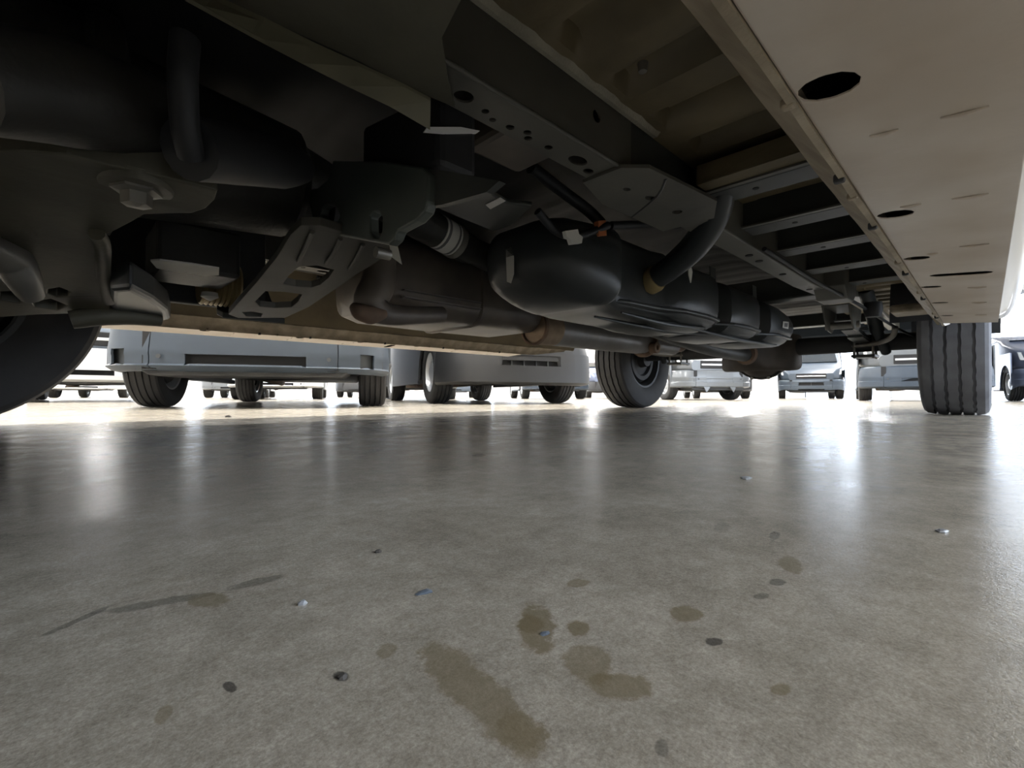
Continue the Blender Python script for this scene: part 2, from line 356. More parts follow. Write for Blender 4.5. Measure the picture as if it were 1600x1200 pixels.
def make_wheel(parent, c, side, Rt=0.35, w=0.235, rb=0.205, tyre='tyre', rim='rim_dark', hub=None, zz=True, cache={}):
    """side = +1: outer face towards +y.  wheel (rim) > tyre, hub_cap, brake_drum"""
    key = (side, Rt, w, rb, tyre, rim, hub, zz)
    if key not in cache:
        s = side; h = w / 2
        r = MB().lathe([(s * h * 0.84, rb + 0.012), (s * h * 0.80, rb - 0.004), (s * h * 0.5, rb - 0.012), (-s * h * 0.78, rb - 0.01), (-s * h * 0.84, rb + 0.012), (-s * h * 0.80, rb - 0.002), (-s * h * 0.60, rb - 0.018), (s * h * 0.30, rb - 0.022), (s * h * 0.42, rb * 0.80), (s * h * 0.50, rb * 0.6), (s * h * 0.30, rb * 0.42), (s * h * 0.34, 0.0)], (0, 0, 0), 'y', 40)
        ro = r.build('wheel', rim, None, 40)
        to = tyre_mesh(Rt, w, rb, zz, 144 if zz else 56).build('tyre', tyre, None, 28)
        hb = MB().lathe([(s * h * 0.30, rb * 0.5), (s * h * 0.62, rb * 0.48), (s * h * 0.72, rb * 0.30), (s * h * 0.74, 0.0)], (0, 0, 0), 'y', 28).build('hub_cap', hub or rim, None, 40)
        dr = MB().lathe([(-s * h * 0.95, 0.0), (-s * h * 0.95, rb * 0.26), (-s * h * 0.55, rb * 0.30), (-s * h * 0.45, rb * 0.55), (-s * h * 0.62, rb * 0.60), (-s * h * 0.62, rb * 0.74), (-s * h * 0.35, rb * 0.82), (s * h * 0.1, rb * 0.80), (s * h * 0.1, 0.0)], (0, 0, 0), 'y', 32).build('brake_drum', 'dark_under', None, 40)
        cache[key] = (ro, [to, hb, dr]); first = True
    else: first = False
    ro, subs = cache[key]
    if first: o, ss = ro, subs
    else:
        o = ro.copy(); COL.objects.link(o); ss = []
        for q in subs:
            c2 = q.copy(); COL.objects.link(c2); ss.append(c2)
    o.parent = parent; o.location = c
    for q in ss: q.parent = o
    return o

# ------------------------------------------------------------------ the van overhead
van = empty('van')
DEL = 0.0143
van.matrix_world = Matrix.Translation((0, 0, 0.085)) @ Matrix.Rotation(DEL, 4, RGT) @ Matrix.Translation((0, 0, -0.108))
tag(van, 'cream van standing over the camera, its dirty underbody and exhaust filling the top', 'van')
VANM = van.matrix_world.copy()
CV = 0.9655                      # centre line
mir = lambda v: 2 * CV - v
UF, UR = -0.255, 3.045           # axles
RT = 0.352
def wheel_z(u, v):
    p = VANM @ Vector((u, v, RT)); return RT - (p.z - RT)
make_wheel(van, (UR, 0.104, wheel_z(UR, 0.104)), -1, RT, 0.235, tyre='tyre_daylit')
make_wheel(van, (UR, mir(0.104), wheel_z(UR, mir(0.104))), 1, RT, 0.235)
make_wheel(van, (UF, mir(0.104), wheel_z(UF, mir(0.104))), 1, RT, 0.235)
make_wheel(van, (UF - 0.30, 0.104, wheel_z(UF - 0.30, 0.104)), -1, RT, 0.235).location.x = UF - 0.12

# --- sills (near and far): underside plate with slots, ledge with tabs, inner wall
SU0, SU1 = 0.02, 1.90
def capsule(u, v0, v1, hw, z):
    pts = []
    for i in range(7): t = R(180 + 180 * i / 6); pts.append((u + hw * math.cos(t), v0 + hw + hw * math.sin(t), z))
    for i in range(7): t = R(180 * i / 6); pts.append((u + hw * math.cos(t), v1 - hw + hw * math.sin(t), z))
    return pts
SLOTS = [(.371, .056, .092, .0155), (.697, .057, .091, .0145), (.955, .060, .092, .013), (1.12, -.008, .072, .014), (1.243, .062, .093, .012), (1.484, .062, .092, .012), (1.755, .063, .092, .012)]
def sill(side):
    s = (lambda v: v) if side == 'near' else mir
    # underside plate
    zb = 0.307; zo = 0.297; zat = lambda v: zb + (0.098 - v) / 0.12 * (zo - zb)
    uo = [(u, -0.005) for u in [SU0 + (SU1 - SU0) * i / 24 for i in range(25)]]
    outer = [(SU0, s(-0.022), zo), (SU1 - 0.02, s(-0.022), zo), (SU1, s(0.090), zb), (SU0, s(0.090), zb)]
    holes = []
    for (u, v0, v1, hw) in [(q[0] * .963, q[1] * .963, q[2] * .963, q[3]) for q in SLOTS]:
        c = capsule(u, v0, v1, hw, zb); holes.append([(a, s(b), zat(b)) for a, b, _ in c])
    o = MB().plate(outer, (0, 0, 0.0012), holes).build('sill_underside', 'sill_paint', van)
    # dark cavity behind the slots
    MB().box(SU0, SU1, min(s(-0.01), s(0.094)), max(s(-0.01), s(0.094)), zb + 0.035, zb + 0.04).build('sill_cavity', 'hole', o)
    # pressed beads (thin raised lines across)
    for (u, va, vb) in ((.463, -.002, .023), (.465, .047, .065), (.669, -.002, .025), (.67, .049, .067), (.90, -.003, .026), (.93, .05, .062), (1.275, .0, .026), (1.5, 0, .024), (1.75, 0, .022)):
        u *= .963; va *= .963; vb *= .963
        MB().tube([(u, s(va), zat(va) - 0.0001), (u, s((va + vb) / 2), zat((va + vb) / 2) - 0.0012), (u, s(vb), zat(vb) - 0.0001)], [0.0010, 0.0020, 0.0010], 8, 3).build('pressed_bead', 'sill_paint', o, 40)
    # rounded outer skin: swept profile, closing up towards the wheel arch
    prof = [(-0.0215, 0.297), (-0.034, 0.300), (-0.046, 0.310), (-0.055, 0.332), (-0.060, 0.365), (-0.062, 0.42), (-0.064, 0.56), (-0.050, 0.56), (-0.050, 0.40), (-0.042, 0.345), (-0.0215, 0.301)]
    rings = []
    for i in range(21):
        u = SU0 + (SU1 - SU0) * i / 20
        lift = 0.0 if i < 18 else (0.006 * (i - 17) ** 1.6 / 3)
        rings.append([(u, s(v), z + (lift if z < 0.4 else 0)) for v, z in prof])
    MB().loft(rings).build('sill_skin', 'body_paint', van, 30)
    # ledge strip with spot-welded tabs
    lp = [(0.0905, 0.304), (0.0955, 0.303), (0.099, 0.312), (0.115, 0.329), (0.128, 0.343), (0.126, 0.349), (0.112, 0.337), (0.096, 0.320), (0.0905, 0.320)]
    rings = []
    ul = []
    for i in range(49):
        u = SU0 + (2.25 - SU0) * i / 48; w = 0.0005 * math.sin(i * 1.7) + 0.0003 * math.sin(i * 0.61)
        rise = max(0, u - 1.95) * 0.12
        rings.append([(u, s(v + (w if v > 0.092 else 0)), z + rise) for v, z in lp])
    led = MB().loft(rings).build('floor_flange', 'sill_ledge', van, 30)
    for i, u in enumerate((0.36, 0.52, 0.58, 0.70, 0.93, 1.02, 1.25, 1.33, 1.62, 1.70)):
        a, b = s(0.091), s(0.100)
        MB().box(u - 0.004, u + 0.004, min(a, b), max(a, b), 0.3005 if i % 2 else 0.302, 0.309).build('clip', 'black_rubber' if i % 2 else 'sill_ledge', led, None, 0.002)
    # inner wall from flange up to the floor
    q = [(0.127, 0.345), (0.268, 0.60), (0.268, 0.606), (0.118, 0.345)]
    MB().loft([[(u, s(v), z) for v, z in q] for u in (SU0, 0.7, 1.4, 2.3)]).build('inner_sill', 'undercoat', van)
sill('near'); sill('far')

# --- floor pan with cross ribs
def floor_pan(name, m, prof, rib_h):
    n = 300; u0, u1 = 0.0, 4.1; v = []; f = []; k = len(prof)
    for i in range(n + 1):
        u = u0 + (u1 - u0) * i / n; ph = ((u + 0.02) % 0.128) / 0.128
        rib = rib_h * max(0, min(1, (0.5 - abs(ph - 0.5)) * 8 - 1.2))
        for y, d, q in prof: v.append((u, y, 0.606 + d - (rib if q else rib_h)))
    for i in range(n):
        for j in range(k - 1): f.append((i * k + j, i * k + j + 1, (i + 1) * k + j + 1, (i + 1) * k + j))
    return MB().add(v, f).build(name, m, van, 50, solid=0.004)
floor_pan('floor_pan', 'undercoat', [(0.10, 0, 1), (0.26, 0, 1), (0.390, 0, 1), (0.400, 0, 0), (0.45, 0, 0), (CV - 0.36, 0, 0)], 0.030)
floor_pan('floor_pan', 'undercoat', [(CV + 0.36, 0, 0), (mir(0.45), 0, 0), (mir(0.40), 0, 0), (mir(0.39), 0, 1), (mir(0.26), 0, 1), (mir(0.10), 0, 1)], 0.030)
floor_pan('tunnel_panel', 'dark_under', [(CV - 0.36, -0.015, 1), (CV - 0.30, 0.03, 1), (CV - 0.22, 0.05, 1), (CV + 0.22, 0.05, 1), (CV + 0.30, 0.03, 1), (CV + 0.36, -0.015, 1)], 0.004)

# --- frame rails
def rail(side):
    s = (lambda v: v) if side == 'near' else mir
    vo, vi, zb, zt = 0.425, 0.489, 0.478, 0.608
    ua, ub = 0.16, 0.70
    hs = []
    sh = lambda u, v, r, r2=None: [(p.x, s(p.y), p.z) for p in circ((u, v, zb), (1, 0, 0), (0, 1, 0), r, 14, r2)]
    for (u, v, r, q) in ((0.335, 0.470, 0.006, 0.006), (0.365, 0.462, 0.0135, 0.012), (0.405, 0.466, 0.0055, 0.0055), (0.425, 0.474, 0.005, 0.005), (0.455, 0.470, 0.007, 0.006), (0.482, 0.462, 0.0065, 0.006), (0.494, 0.472, 0.0065, 0.006), (0.535, 0.468, 0.007, 0.006), (0.60, 0.462, 0.020, 0.012), (0.642, 0.472, 0.011, 0.008), (0.22, 0.46, 0.008, 0.008)):
        hs.append(sh(u, v, r, q))
    o = MB().plate([(ua, s(vo), zb), (ub, s(vo), zb), (ub, s(vi), zb), (ua, s(vi), zb)], (0, 0, 0.003), hs).build('frame_rail', 'rail', van)
    # outer and inner webs
    web = [(ua, s(vo), zb), (ub, s(vo), zb), (ub, s(vo), zt), (ua, s(vo), zt)]
    wh = [[(p.x, s(p.y), p.z) for p in circ((0.60, vo, 0.535), (1, 0, 0), (0, 0, 1), 0.010, 12)], [(p.x, s(p.y), p.z) for p in circ((0.30, vo, 0.56), (1, 0, 0), (0, 0, 1), 0.010, 12)], [(p.x, s(p.y), p.z) for p in circ((0.27, vo, 0.545), (1, 0, 0), (0, 0, 1), 0.006, 12)]]
    MB().plate(web, (0, 0.003 if side == 'near' else -0.003, 0), wh).build('outer_web', 'rail', o)
    MB().box(ua, ub, min(s(vi), s(vi - 0.003)), max(s(vi), s(vi - 0.003)), zb + 0.0032, zt).build('inner_web', 'rail', o)
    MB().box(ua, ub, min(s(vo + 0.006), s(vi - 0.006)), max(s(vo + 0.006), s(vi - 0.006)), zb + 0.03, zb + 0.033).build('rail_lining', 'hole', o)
    # rolled corner bead catching light
    MB().tube([(ua, s(vo + 0.001), zb + 0.001), (ub, s(vo + 0.001), zb + 0.001)], 0.0035, 8, 1).build('rolled_edge', 'rail', o, 60)
    # bridge plate and rear run of the rail
    bp = MB().plate([(0.69, s(0.385), 0.470), (0.90, s(0.36), 0.468), (0.985, s(0.40), 0.468), (0.985, s(0.515), 0.468), (0.76, s(0.525), 0.470), (0.66, s(0.497), 0.472), (0.66, s(0.42), 0.472)], (0, 0, 0.006),
        [[(p.x, s(p.y), p.z) for p in circ((0.735, 0.455, 0.47), (1, 0, 0), (0, 1, 0), a, 12, b)] for a, b in ((0.009, 0.006),)] + [[(p.x, s(p.y), p.z) for p in circ((0.80, 0.445, 0.47), (1, 0, 0), (0, 1, 0), 0.013, 12, 0.008)], [(p.x, s(p.y), p.z) for p in circ((0.90, 0.44, 0.469), (1, 0, 0), (0, 1, 0), 0.012, 12, 0.010)]]).build('rail_bridge_plate', 'rail', van)
    MB().tube([(0.745, s(0.385), 0.4705), (0.80, s(0.43), 0.4705), (0.86, s(0.52), 0.4705)], 0.003, 6, 3).build('weld_bead', 'rail_dark', bp, 60)
    MB().box(0.66, 0.985, min(s(0.430), s(0.485)), max(s(0.430), s(0.485)), 0.476, 0.60).build('rail_joint', 'rail_dark', bp, None, 0.01)
    o2 = MB().loft([[(u, s(v), z + dz) for v, z in ((vo, 0.478), (vi, 0.478), (vi, 0.60), (vo, 0.60))] for u, dz in ((0.98, 0), (1.9, 0.0), (2.35, 0.02), (2.75, 0.075), (3.3, 0.085), (4.2, 0.05))]).build('rear_rail', 'rail', van, None, 0.004)
    for u in (1.36, 1.44, 1.66, 1.98):
        MB().lathe([(0, 0), (0, 0.010), (0.002, 0.010), (0.002, 0)], (u, s(0.457), 0.4755), 'z', 12).build('rail_hole_plug', 'hole', o2)
rail('near'); rail('far')
# white sealant smeared along the rail
rings = []
for i in range(64):
    u = 0.05 + i * 0.0115; w = (0.006 if i < 16 else 0.006 + 0.009 * min(1, (i - 16) / 12)) + 0.0016 * math.sin(i * 0.8) + 0.0008 * math.sin(i * 1.9)
    rings.append([(u, 0.424, 0.566), (u, 0.424 - w * 0.5, 0.5655), (u, 0.424 - w, 0.573), (u, 0.424 - w, 0.603), (u, 0.424, 0.603)])
MB().loft(rings).build('sealant_bead', 'sealant', van, 40)
# outriggers between rail and sill
def outrigger(u, side, zb=0.508, w=0.075):
    s = (lambda v: v) if side == 'near' else mir
    a, b = s(0.21), s(0.43)
    o = MB().box(u - w / 2, u + w / 2, min(a, b), max(a, b), zb, 0.602).build('outrigger', 'rail_dark', van, None, 0.005)
    MB().box(u - w / 2 - 0.012, u - w / 2, min(a, b), max(a, b), zb, zb + 0.004).build('lip', 'rail', o)
    MB().lathe([(0, 0), (0, 0.006), (0.0015, 0.006), (0.0015, 0)], (u, s(0.32), zb - 0.0012), 'z', 10).build('drain_hole', 'hole', o)
for sd in ('near', 'far'):
    for u in (0.99, 1.26, 1.535, 1.845, 2.16): outrigger(u, sd)
MB().box(0.90, 1.00, 0.215, 0.40, 0.512, 0.516).box(0.90, 0.905, 0.215, 0.40, 0.512, 0.55).build('outrigger_gusset', 'undercoat', van, None, 0.002)
# a small round stud on the floor pan
MB().lathe([(0, 0), (0, 0.008), (-0.012, 0.006), (-0.013, 0)], (0.60, 0.345, 0.578), 'z', 12).build('floor_stud', 'steel', van, 40)
# full width crossmembers
for u, z in ((2.30, 0.50), (3.55, 0.52), (-0.50, 0.50)):
    MB().box(u - 0.05, u + 0.05, 0.44, mir(0.44), z, 0.60).build('crossmember', 'rail_dark', van, None, 0.006)

# --- fuel tank, lofted lobes along the van
def tank_ring(u, v0, v1, z0, z1, r=0.05): return rrect(v0, v1, z0, z1, r, 5, lambda a, b: (u, a, b))
TK = [(0.772, .76, .84, .425, .465, .02), (0.778, .715, .875, .392, .485, .04), (0.79, .686, .90, .368, .498, .05), (0.81, .660, .918, .350, .505, .06), (0.84, .638, .925, .335, .51, .07), (0.875, .623, .93, .323, .51, .075), (0.91, .614, .93, .316, .51, .075), (0.94, .611, .93, .313, .51, .07), (0.965, .613, .93, .314, .51, .06), (0.978, .620, .93, .318, .51, .05),
      (0.99, .650, .93, .322, .51, .03), (1.05, .662, .93, .316, .51, .03), (1.22, .662, .93, .314, .51, .03), (1.265, .650, .93, .314, .51, .03),
      (1.285, .625, .93, .306, .50, .06), (1.33, .610, .93, .296, .50, .075), (1.42, .606, .93, .293, .50, .085), (1.52, .610, .93, .296, .50, .075), (1.565, .622, .93, .306, .50, .06), (1.58, .672, .93, .335, .50, .04),
      (1.66, .672, .93, .335, .50, .04), (1.68, .622, .93, .306, .49, .06), (1.72, .611, .93, .297, .49, .075), (1.82, .607, .93, .294, .49, .085), (1.93, .611, .93, .297, .49, .075), (1.965, .622, .93, .306, .49, .06), (1.985, .672, .93, .335, .48, .04),
      (2.08, .672, .93, .335, .48, .04), (2.10, .622, .93, .308, .48, .06), (2.14, .611, .93, .300, .48, .075), (2.25, .607, .93, .297, .48, .085), (2.36, .610, .93, .302, .47, .085), (2.43, .625, .92, .322, .46, .07), (2.46, .66, .89, .35, .44, .045)]
tank = MB().loft([tank_ring(*t) for t in TK]).build('fuel_tank', 'black_plastic', van, 38)
# bottom flange and strap loops
fp = []
for u, lo in ((1.0, .67), (1.06, .645), (1.2, .636), (1.3, .606), (1.45, .600), (1.56, .615), (1.62, .655), (1.69, .615), (1.8, .602), (1.95, .612), (2.03, .655), (2.11, .615), (2.2, .602), (2.36, .612)): fp.append((u, lo, 0.330))
MB().plate(fp + [(2.36, .90, 0.330), (1.0, .90, 0.330)], (0, 0, 0.010)).build('tank_seam_flange', 'black_plastic', tank, None, 0.003)
for u in (1.62, 2.03):
    ring = []
    path = [(u, .662, .53), (u, .660, .46), (u, .660, .375), (u, .675, .325), (u, .72, .315), (u, .84, .302), (u, .93, .32)]
    rings = []
    for p in path: rings.append([(p[0] - 0.022, p[1], p[2]), (p[0] + 0.022, p[1], p[2]), (p[0] + 0.022, p[1] + 0.004, p[2] + 0.003), (p[0] - 0.022, p[1] + 0.004, p[2] + 0.003)])
    MB().loft(rings).build('tank_strap', 'rail_dark', tank, 30)
# raised ribs under the tank
for (ua, va, ub, vb) in ((1.04, .66, 1.50, .64), (1.05, .75, 1.7, .70), (1.35, .66, 2.3, .66)):
    MB().tube([(ua, va, .306), ((ua + ub) / 2, (va + vb) / 2, .297), (ub, vb, .306)], [0.003, 0.009, 0.003], 8, 4).build('tank_rib', 'black_plastic', tank, 50)
# filler neck, brass clamp and hose
fq = [(1.187,0.648,0.415), (1.178,0.600,0.433), (1.125,0.510,0.458), (1.058,0.435,0.490), (1.007,0.395,0.522), (0.963,0.370,0.547)]
fn = MB().tube(fq, [0.030, 0.033, 0.034, 0.033, 0.030, 0.028], 18, 6).build('filler_pipe', 'black_plastic', van, 50)
MB().lathe([(-0.018, 0.030), (-0.022, 0.036), (0.0, 0.038), (0.012, 0.034), (0.012, 0.028)], (0, 0, 0), 'z', 24).build('clamp_ring', 'brass', fn, 40).matrix_local = Matrix.Translation(Vector(fq[0])) @ (Vector(fq[1]) - Vector(fq[0])).to_track_quat('Z', 'Y').to_matrix().to_4x4()
hq = [(0.934,0.620,0.495), (1.025,0.580,0.511), (1.074,0.530,0.508), (1.067,0.490,0.514), (1.028,0.460,0.533), (0.987,0.440,0.557)]
MB().tube(hq, 0.010, 10, 6).build('vent_hose', 'black_rubber', van, 50)
hq = [(0.720,0.660,0.482), (0.782,0.660,0.454), (0.836,0.640,0.453), (0.920,0.620,0.492)]
MB().tube(hq, 0.009, 10, 6).build('fuel_hose', 'black_rubber', van, 50)
hq = [(0.742,0.700,0.596), (0.853,0.700,0.575), (0.927,0.680,0.544), (0.952,0.660,0.513)]
MB().tube(hq, 0.014, 10, 6).build('fuel_hose', 'black_rubber', van, 50)
def tag_plate(name, m, pts, th, parent):
    p = [Vector(q) for q in pts]; n = (p[1] - p[0]).cross(p[2] - p[0]).normalized()
    if n.dot(Vector((0, 0, .108)) - p[0]) > 0: n = -n
    return MB().plate(p, n * th).build(name, m, parent)
tag_plate('hose_clip', 'label_white', [(0.776,0.630,0.447), (0.819,0.630,0.461), (0.823,0.630,0.451), (0.837,0.630,0.448), (0.833,0.630,0.433), (0.798,0.630,0.423), (0.792,0.630,0.434), (0.781,0.630,0.434)], 0.010, van)
tag_plate('hose_clip', 'orange', [(0.882,0.620,0.493), (0.912,0.620,0.502), (0.915,0.620,0.467), (0.884,0.620,0.458)], 0.012, van)
tag_plate('tank_sticker', 'label_white', [(0.772,0.812,0.445), (0.772,0.793,0.447), (0.772,0.784,0.423), (0.772,0.784,0.381), (0.772,0.794,0.360), (0.772,0.808,0.366)], 0.001, tank)
st = tag_plate('tank_sticker', 'label_white', [(2.199,0.604,0.397), (2.281,0.604,0.403), (2.272,0.604,0.371), (2.190,0.604,0.369)], 0.001, tank)
tag_plate('sticker_print', 'label_print', [(2.215,0.603,0.392), (2.261,0.603,0.395), (2.256,0.603,0.378), (2.211,0.603,0.375)], 0.0003, st)
# bright strap end beside the filler
tag_plate('strap_end', 'label_white', [(1.272,0.590,0.474), (1.284,0.590,0.476), (1.301,0.590,0.445), (1.292,0.590,0.412), (1.280,0.590,0.432)], 0.003, van)

# --- exhaust
mfl = MB().loft([rrect(v0, v1, z0, z1, r, 5, lambda a, b, u=u: (u, a, b)) for u, v0, v1, z0, z1, r in ((0.60, 1.16, 1.38, .36, .48, .05), (0.62, 1.12, 1.42, .325, .52, .06), (0.68, 1.10, 1.44, .312, .53, .06), (0.94, 1.10, 1.44, .310, .53, .06), (0.945, 1.094, 1.446, .304, .536, .06), (0.955, 1.094, 1.446, .304, .536, .06), (0.96, 1.10, 1.44, .310, .53, .06), (1.22, 1.10, 1.44, .312, .53, .06), (1.26, 1.13, 1.40, .33, .50, .06))]).build('exhaust_muffler', 'muffler', van, 40)
MB().box(0.66, 0.93, 1.085, 1.10, .352, .356).box(0.66, 0.93, 1.085, 1.10, .372, .374).build('muffler_seam', 'muffler_grey', mfl)
ep = [(0.556,1.020,0.471), (0.553,1.020,0.412), (0.547,1.020,0.357), (0.530,1.020,0.313), (0.564,1.020,0.290), (0.635,1.020,0.293), (0.741,1.030,0.308)]
MB().tube(ep, [0.036, 0.038, 0.040, 0.040, 0.028, 0.024, 0.022], 16, 6).build('exhaust_downpipe', 'muffler', van, 50)
MB().tube([(0.483,1.015,0.297), (0.492,1.000,0.283), (0.517,0.995,0.278), (0.553,1.000,0.286)], [0.010, 0.020, 0.022, 0.012], 12, 5).build('exhaust_joint', 'rust', van, 50)
MB().lathe([(0, 0.0), (0, 0.052), (0.006, 0.058), (0.05, 0.062), (0.10, 0.060), (0.10, 0.0)], (1.24, 1.15, .332), 'x', 28).build('exhaust_collar', 'tan_rust', van, 40)
MB().lathe([(0, 0.058), (0.0, 0.066), (0.012, 0.066), (0.012, 0.058)], (1.232, 1.15, .332), 'x', 28).build('collar_band', 'rust', van, 40)
pf = MB().lathe([(0, 0.0), (0, 0.060), (0.30, 0.060), (0.60, 0.058), (0.66, 0.052), (0.95, 0.048), (0.95, 0.0)], (1.34, 1.15, .332), 'x', 28).build('exhaust_pipe', 'muffler_grey', van, 40)
MB().lathe([(0, 0.054), (0.0, 0.072), (0.014, 0.072), (0.014, 0.054)], (2.00, 1.15, .332), 'x', 28).build('exhaust_flange', 'rust', van, 40)
MB().lathe([(-0.016, 0.012), (-0.016, 0.026), (0.016, 0.026), (0.016, 0.012), (-0.016, 0.012)], (1.98, 1.08, .30), 'y', 20).build('hanger_eye', 'rust', van, 40)
MB().tube([(2.29, 1.15, .332), (2.55, 1.22, .36), (2.8, 1.34, .47), (3.1, 1.38, .52), (3.5, 1.36, .45), (4.1, 1.36, .38)], 0.032, 14, 5).build('tail_pipe', 'rust', van, 50)

# --- propshaft
ds = MB().tube([(0.453,0.930,0.538), (0.593,0.955,0.516), (0.714,0.966,0.496)], [0.042, 0.042, 0.042], 24, 1).build('propeller_shaft', 'cast', van, 50)
d0 = Vector([(0.714,0.966,0.496)][0]); dd = (d0 - Vector([(0.453,0.930,0.538)][0])).normalized()
def ring_on(o, name, m, t0, t1, r):
    return MB().tube([d0 + dd * t0, d0 + dd * t1], r, 24, 1).build(name, m, o, 50)
lb = ring_on(ds, 'paper_label', 'label_white', -0.040, 0.012, 0.0428)
ring_on(lb, 'label_print', 'label_print', -0.034, -0.026, 0.0431); ring_on(lb, 'label_print', 'label_print', 0.0, 0.006, 0.0431)
ring_on(ds, 'shaft_joint', 'steel', 0.012, 0.030, 0.045); ring_on(ds, 'shaft_yoke', 'cast', 0.030, 0.075, 0.040)
MB().tube([d0 + dd * 0.07, (1.5, .966, .39), (2.3, .966, .318), (2.84, .966, .305)], [0.036, 0.040, 0.040, 0.040], 20, 4).build('propeller_shaft', 'cast', van, 50)
# --- rear axle
ax = MB().tube([(UR, 0.20, .352), (UR, .70, .352), (UR, mir(.70), .352), (UR, mir(0.20), .352)], [0.042, 0.048, 0.048, 0.042], 18, 1).build('rear_axle', 'dark_under', van, 50)
MB().lathe([(-0.17, 0.0), (-0.165, 0.045), (-0.12, 0.075), (-0.07, 0.12), (-0.02, 0.135), (0.05, 0.150), (0.10, 0.12), (0.125, 0.07), (0.13, 0.0)], (UR, CV, .320), 'x', 28).build('differential', 'axle_brown', ax, 40)
MB().loft([rrect(CV - w2, CV + w2, z0, z1, .03, 3, lambda a, b, u=u: (u, a, b)) for u, w2, z0, z1 in ((UR - .20, .05, .26, .37), (UR - .15, .09, .22, .41), (UR - .06, .20, .215, .43), (UR + .02, .22, .22, .43), (UR + .05, .12, .25, .40))]).build('axle_housing', 'axle_brown', ax, 40)
for q in range(10):
    MB().lathe([(-0.012, 0), (-0.012, 0.010), (0.004, 0.010), (0.004, 0)], (UR + .012, CV + .15 * math.cos(R(36 * q)), .320 + .15 * math.sin(R(36 * q))), 'x', 6).build('cover_bolt', 'steel', ax)
MB().lathe([(-0.015, 0.10), (-0.015, 0.168), (0.01, 0.168), (0.01, 0.10)], (UR + 0.03, CV, .335), 'x', 24).build('cover_flange', 'cast', ax, 40)
MB().lathe([(0, 0.0), (0, 0.058), (0.03, 0.062), (0.05, 0.04), (0.05, 0.0)], (UR - 0.25, CV, .310), 'x', 20).build('pinion_flange', 'rust', ax, 40)
for s in (lambda v: v, mir):
    sv = s(0.45)
    for i in range(3):
        L0, L1 = 2.50 + 0.14 * i, 3.75 - 0.14 * i
        z = lambda u: 0.445 - 0.075 * (1 - ((u - 3.05) / 0.7) ** 2) - 0.010 * i
        rings = [[(u, sv - 0.032, z(u)), (u, sv + 0.032, z(u)), (u, sv + 0.032, z(u) + 0.008), (u, sv - 0.032, z(u) + 0.008)] for u in [L0 + (L1 - L0) * j / 14 for j in range(15)]]
        MB().loft(rings).build('leaf_spring', 'rail_dark', van, 40)
    hg = MB().plate([(2.36, sv - 0.05, .47), (2.62, sv - 0.05, .47), (2.60, sv - 0.05, .40), (2.53, sv - 0.05, .365), (2.46, sv - 0.05, .37), (2.40, sv - 0.05, .42)], (0, 0.006, 0)).plate([(2.36, sv + 0.045, .47), (2.62, sv + 0.045, .47), (2.60, sv + 0.045, .40), (2.53, sv + 0.045, .365), (2.46, sv + 0.045, .37), (2.40, sv + 0.045, .42)], (0, 0.006, 0)).box(2.36, 2.62, sv - 0.05, sv + 0.05, .465, .47).build('spring_hanger', 'rail', van)
    MB().lathe([(-0.062, 0.0), (-0.062, 0.016), (0.066, 0.016), (0.066, 0.0)], (2.51, sv, .395), 'y', 16).build('hanger_bolt', 'steel', hg, 40)
    MB().tube([(3.02, s(0.36), .30), (2.90, s(0.38), .40)], 0.022, 14, 1).tube([(2.90, s(0.38), .40), (2.72, s(0.40), .58)], 0.030, 14, 1).build('shock_absorber', 'black_plastic', van, 50)
    MB().box(UR - 0.07, UR + 0.07, sv - 0.05, sv + 0.05, .275, .290).build('spring_plate', 'rail_dark', van, None, 0.003)
    for dx in (-0.045, 0.045):
        MB().tube([(UR + dx, sv - 0.04, .27), (UR + dx, sv - 0.04, .43), (UR + dx, sv + 0.04, .43), (UR + dx, sv + 0.04, .27)], 0.006, 8, 1).build('u_bolt', 'steel', van, 50)
    MB().tube([(2.80, s(0.30), .40), (2.86, s(0.32), .36), (2.95, s(0.40), .34), (UR, s(0.55), .34)], 0.012, 10, 5).build('stabilizer_bar', 'steel', van, 50)
    # jounce bumper bracket on the rail
    MB().loft([[(u0, s(a), b) for u0, a, b in ((2.04 + k2, 0.36, z2), (2.04 + k2, 0.46, z2), (2.26 - k2, 0.46, z2), (2.26 - k2, 0.36, z2))] for k2, z2 in ((0.0, .60), (0.0, .49), (0.05, .452), (0.06, .448))]).build('jounce_bracket', 'rail', van, None, 0.004)
    MB().lathe([(0, 0), (0, 0.03), (-0.03, 0.034), (-0.06, 0.026), (-0.062, 0)], (2.42, s(0.33), .47), 'z', 18).build('jounce_stop', 'black_rubber', van, 40)
# body mount bracket and bright washer under the sill end
MB().box(2.27, 2.42, 0.15, 0.26, .40, .43).build('mount_bracket', 'sill_ledge', van, None, 0.008)
# brake cable
MB().tube([(1.3, .40, .47), (1.8, .39, .462), (2.3, .36, .45), (2.8, .30, .40), (3.0, .25, .37)], 0.006, 8, 5).build('brake_cable', 'black_rubber', van, 50)
MB().tube([(0.6, 1.52, .47), (1.4, 1.53, .46), (2.2, 1.55, .45), (3.0, mir(.27), .37)], 0.006, 8, 5).build('brake_cable', 'black_rubber', van, 50)

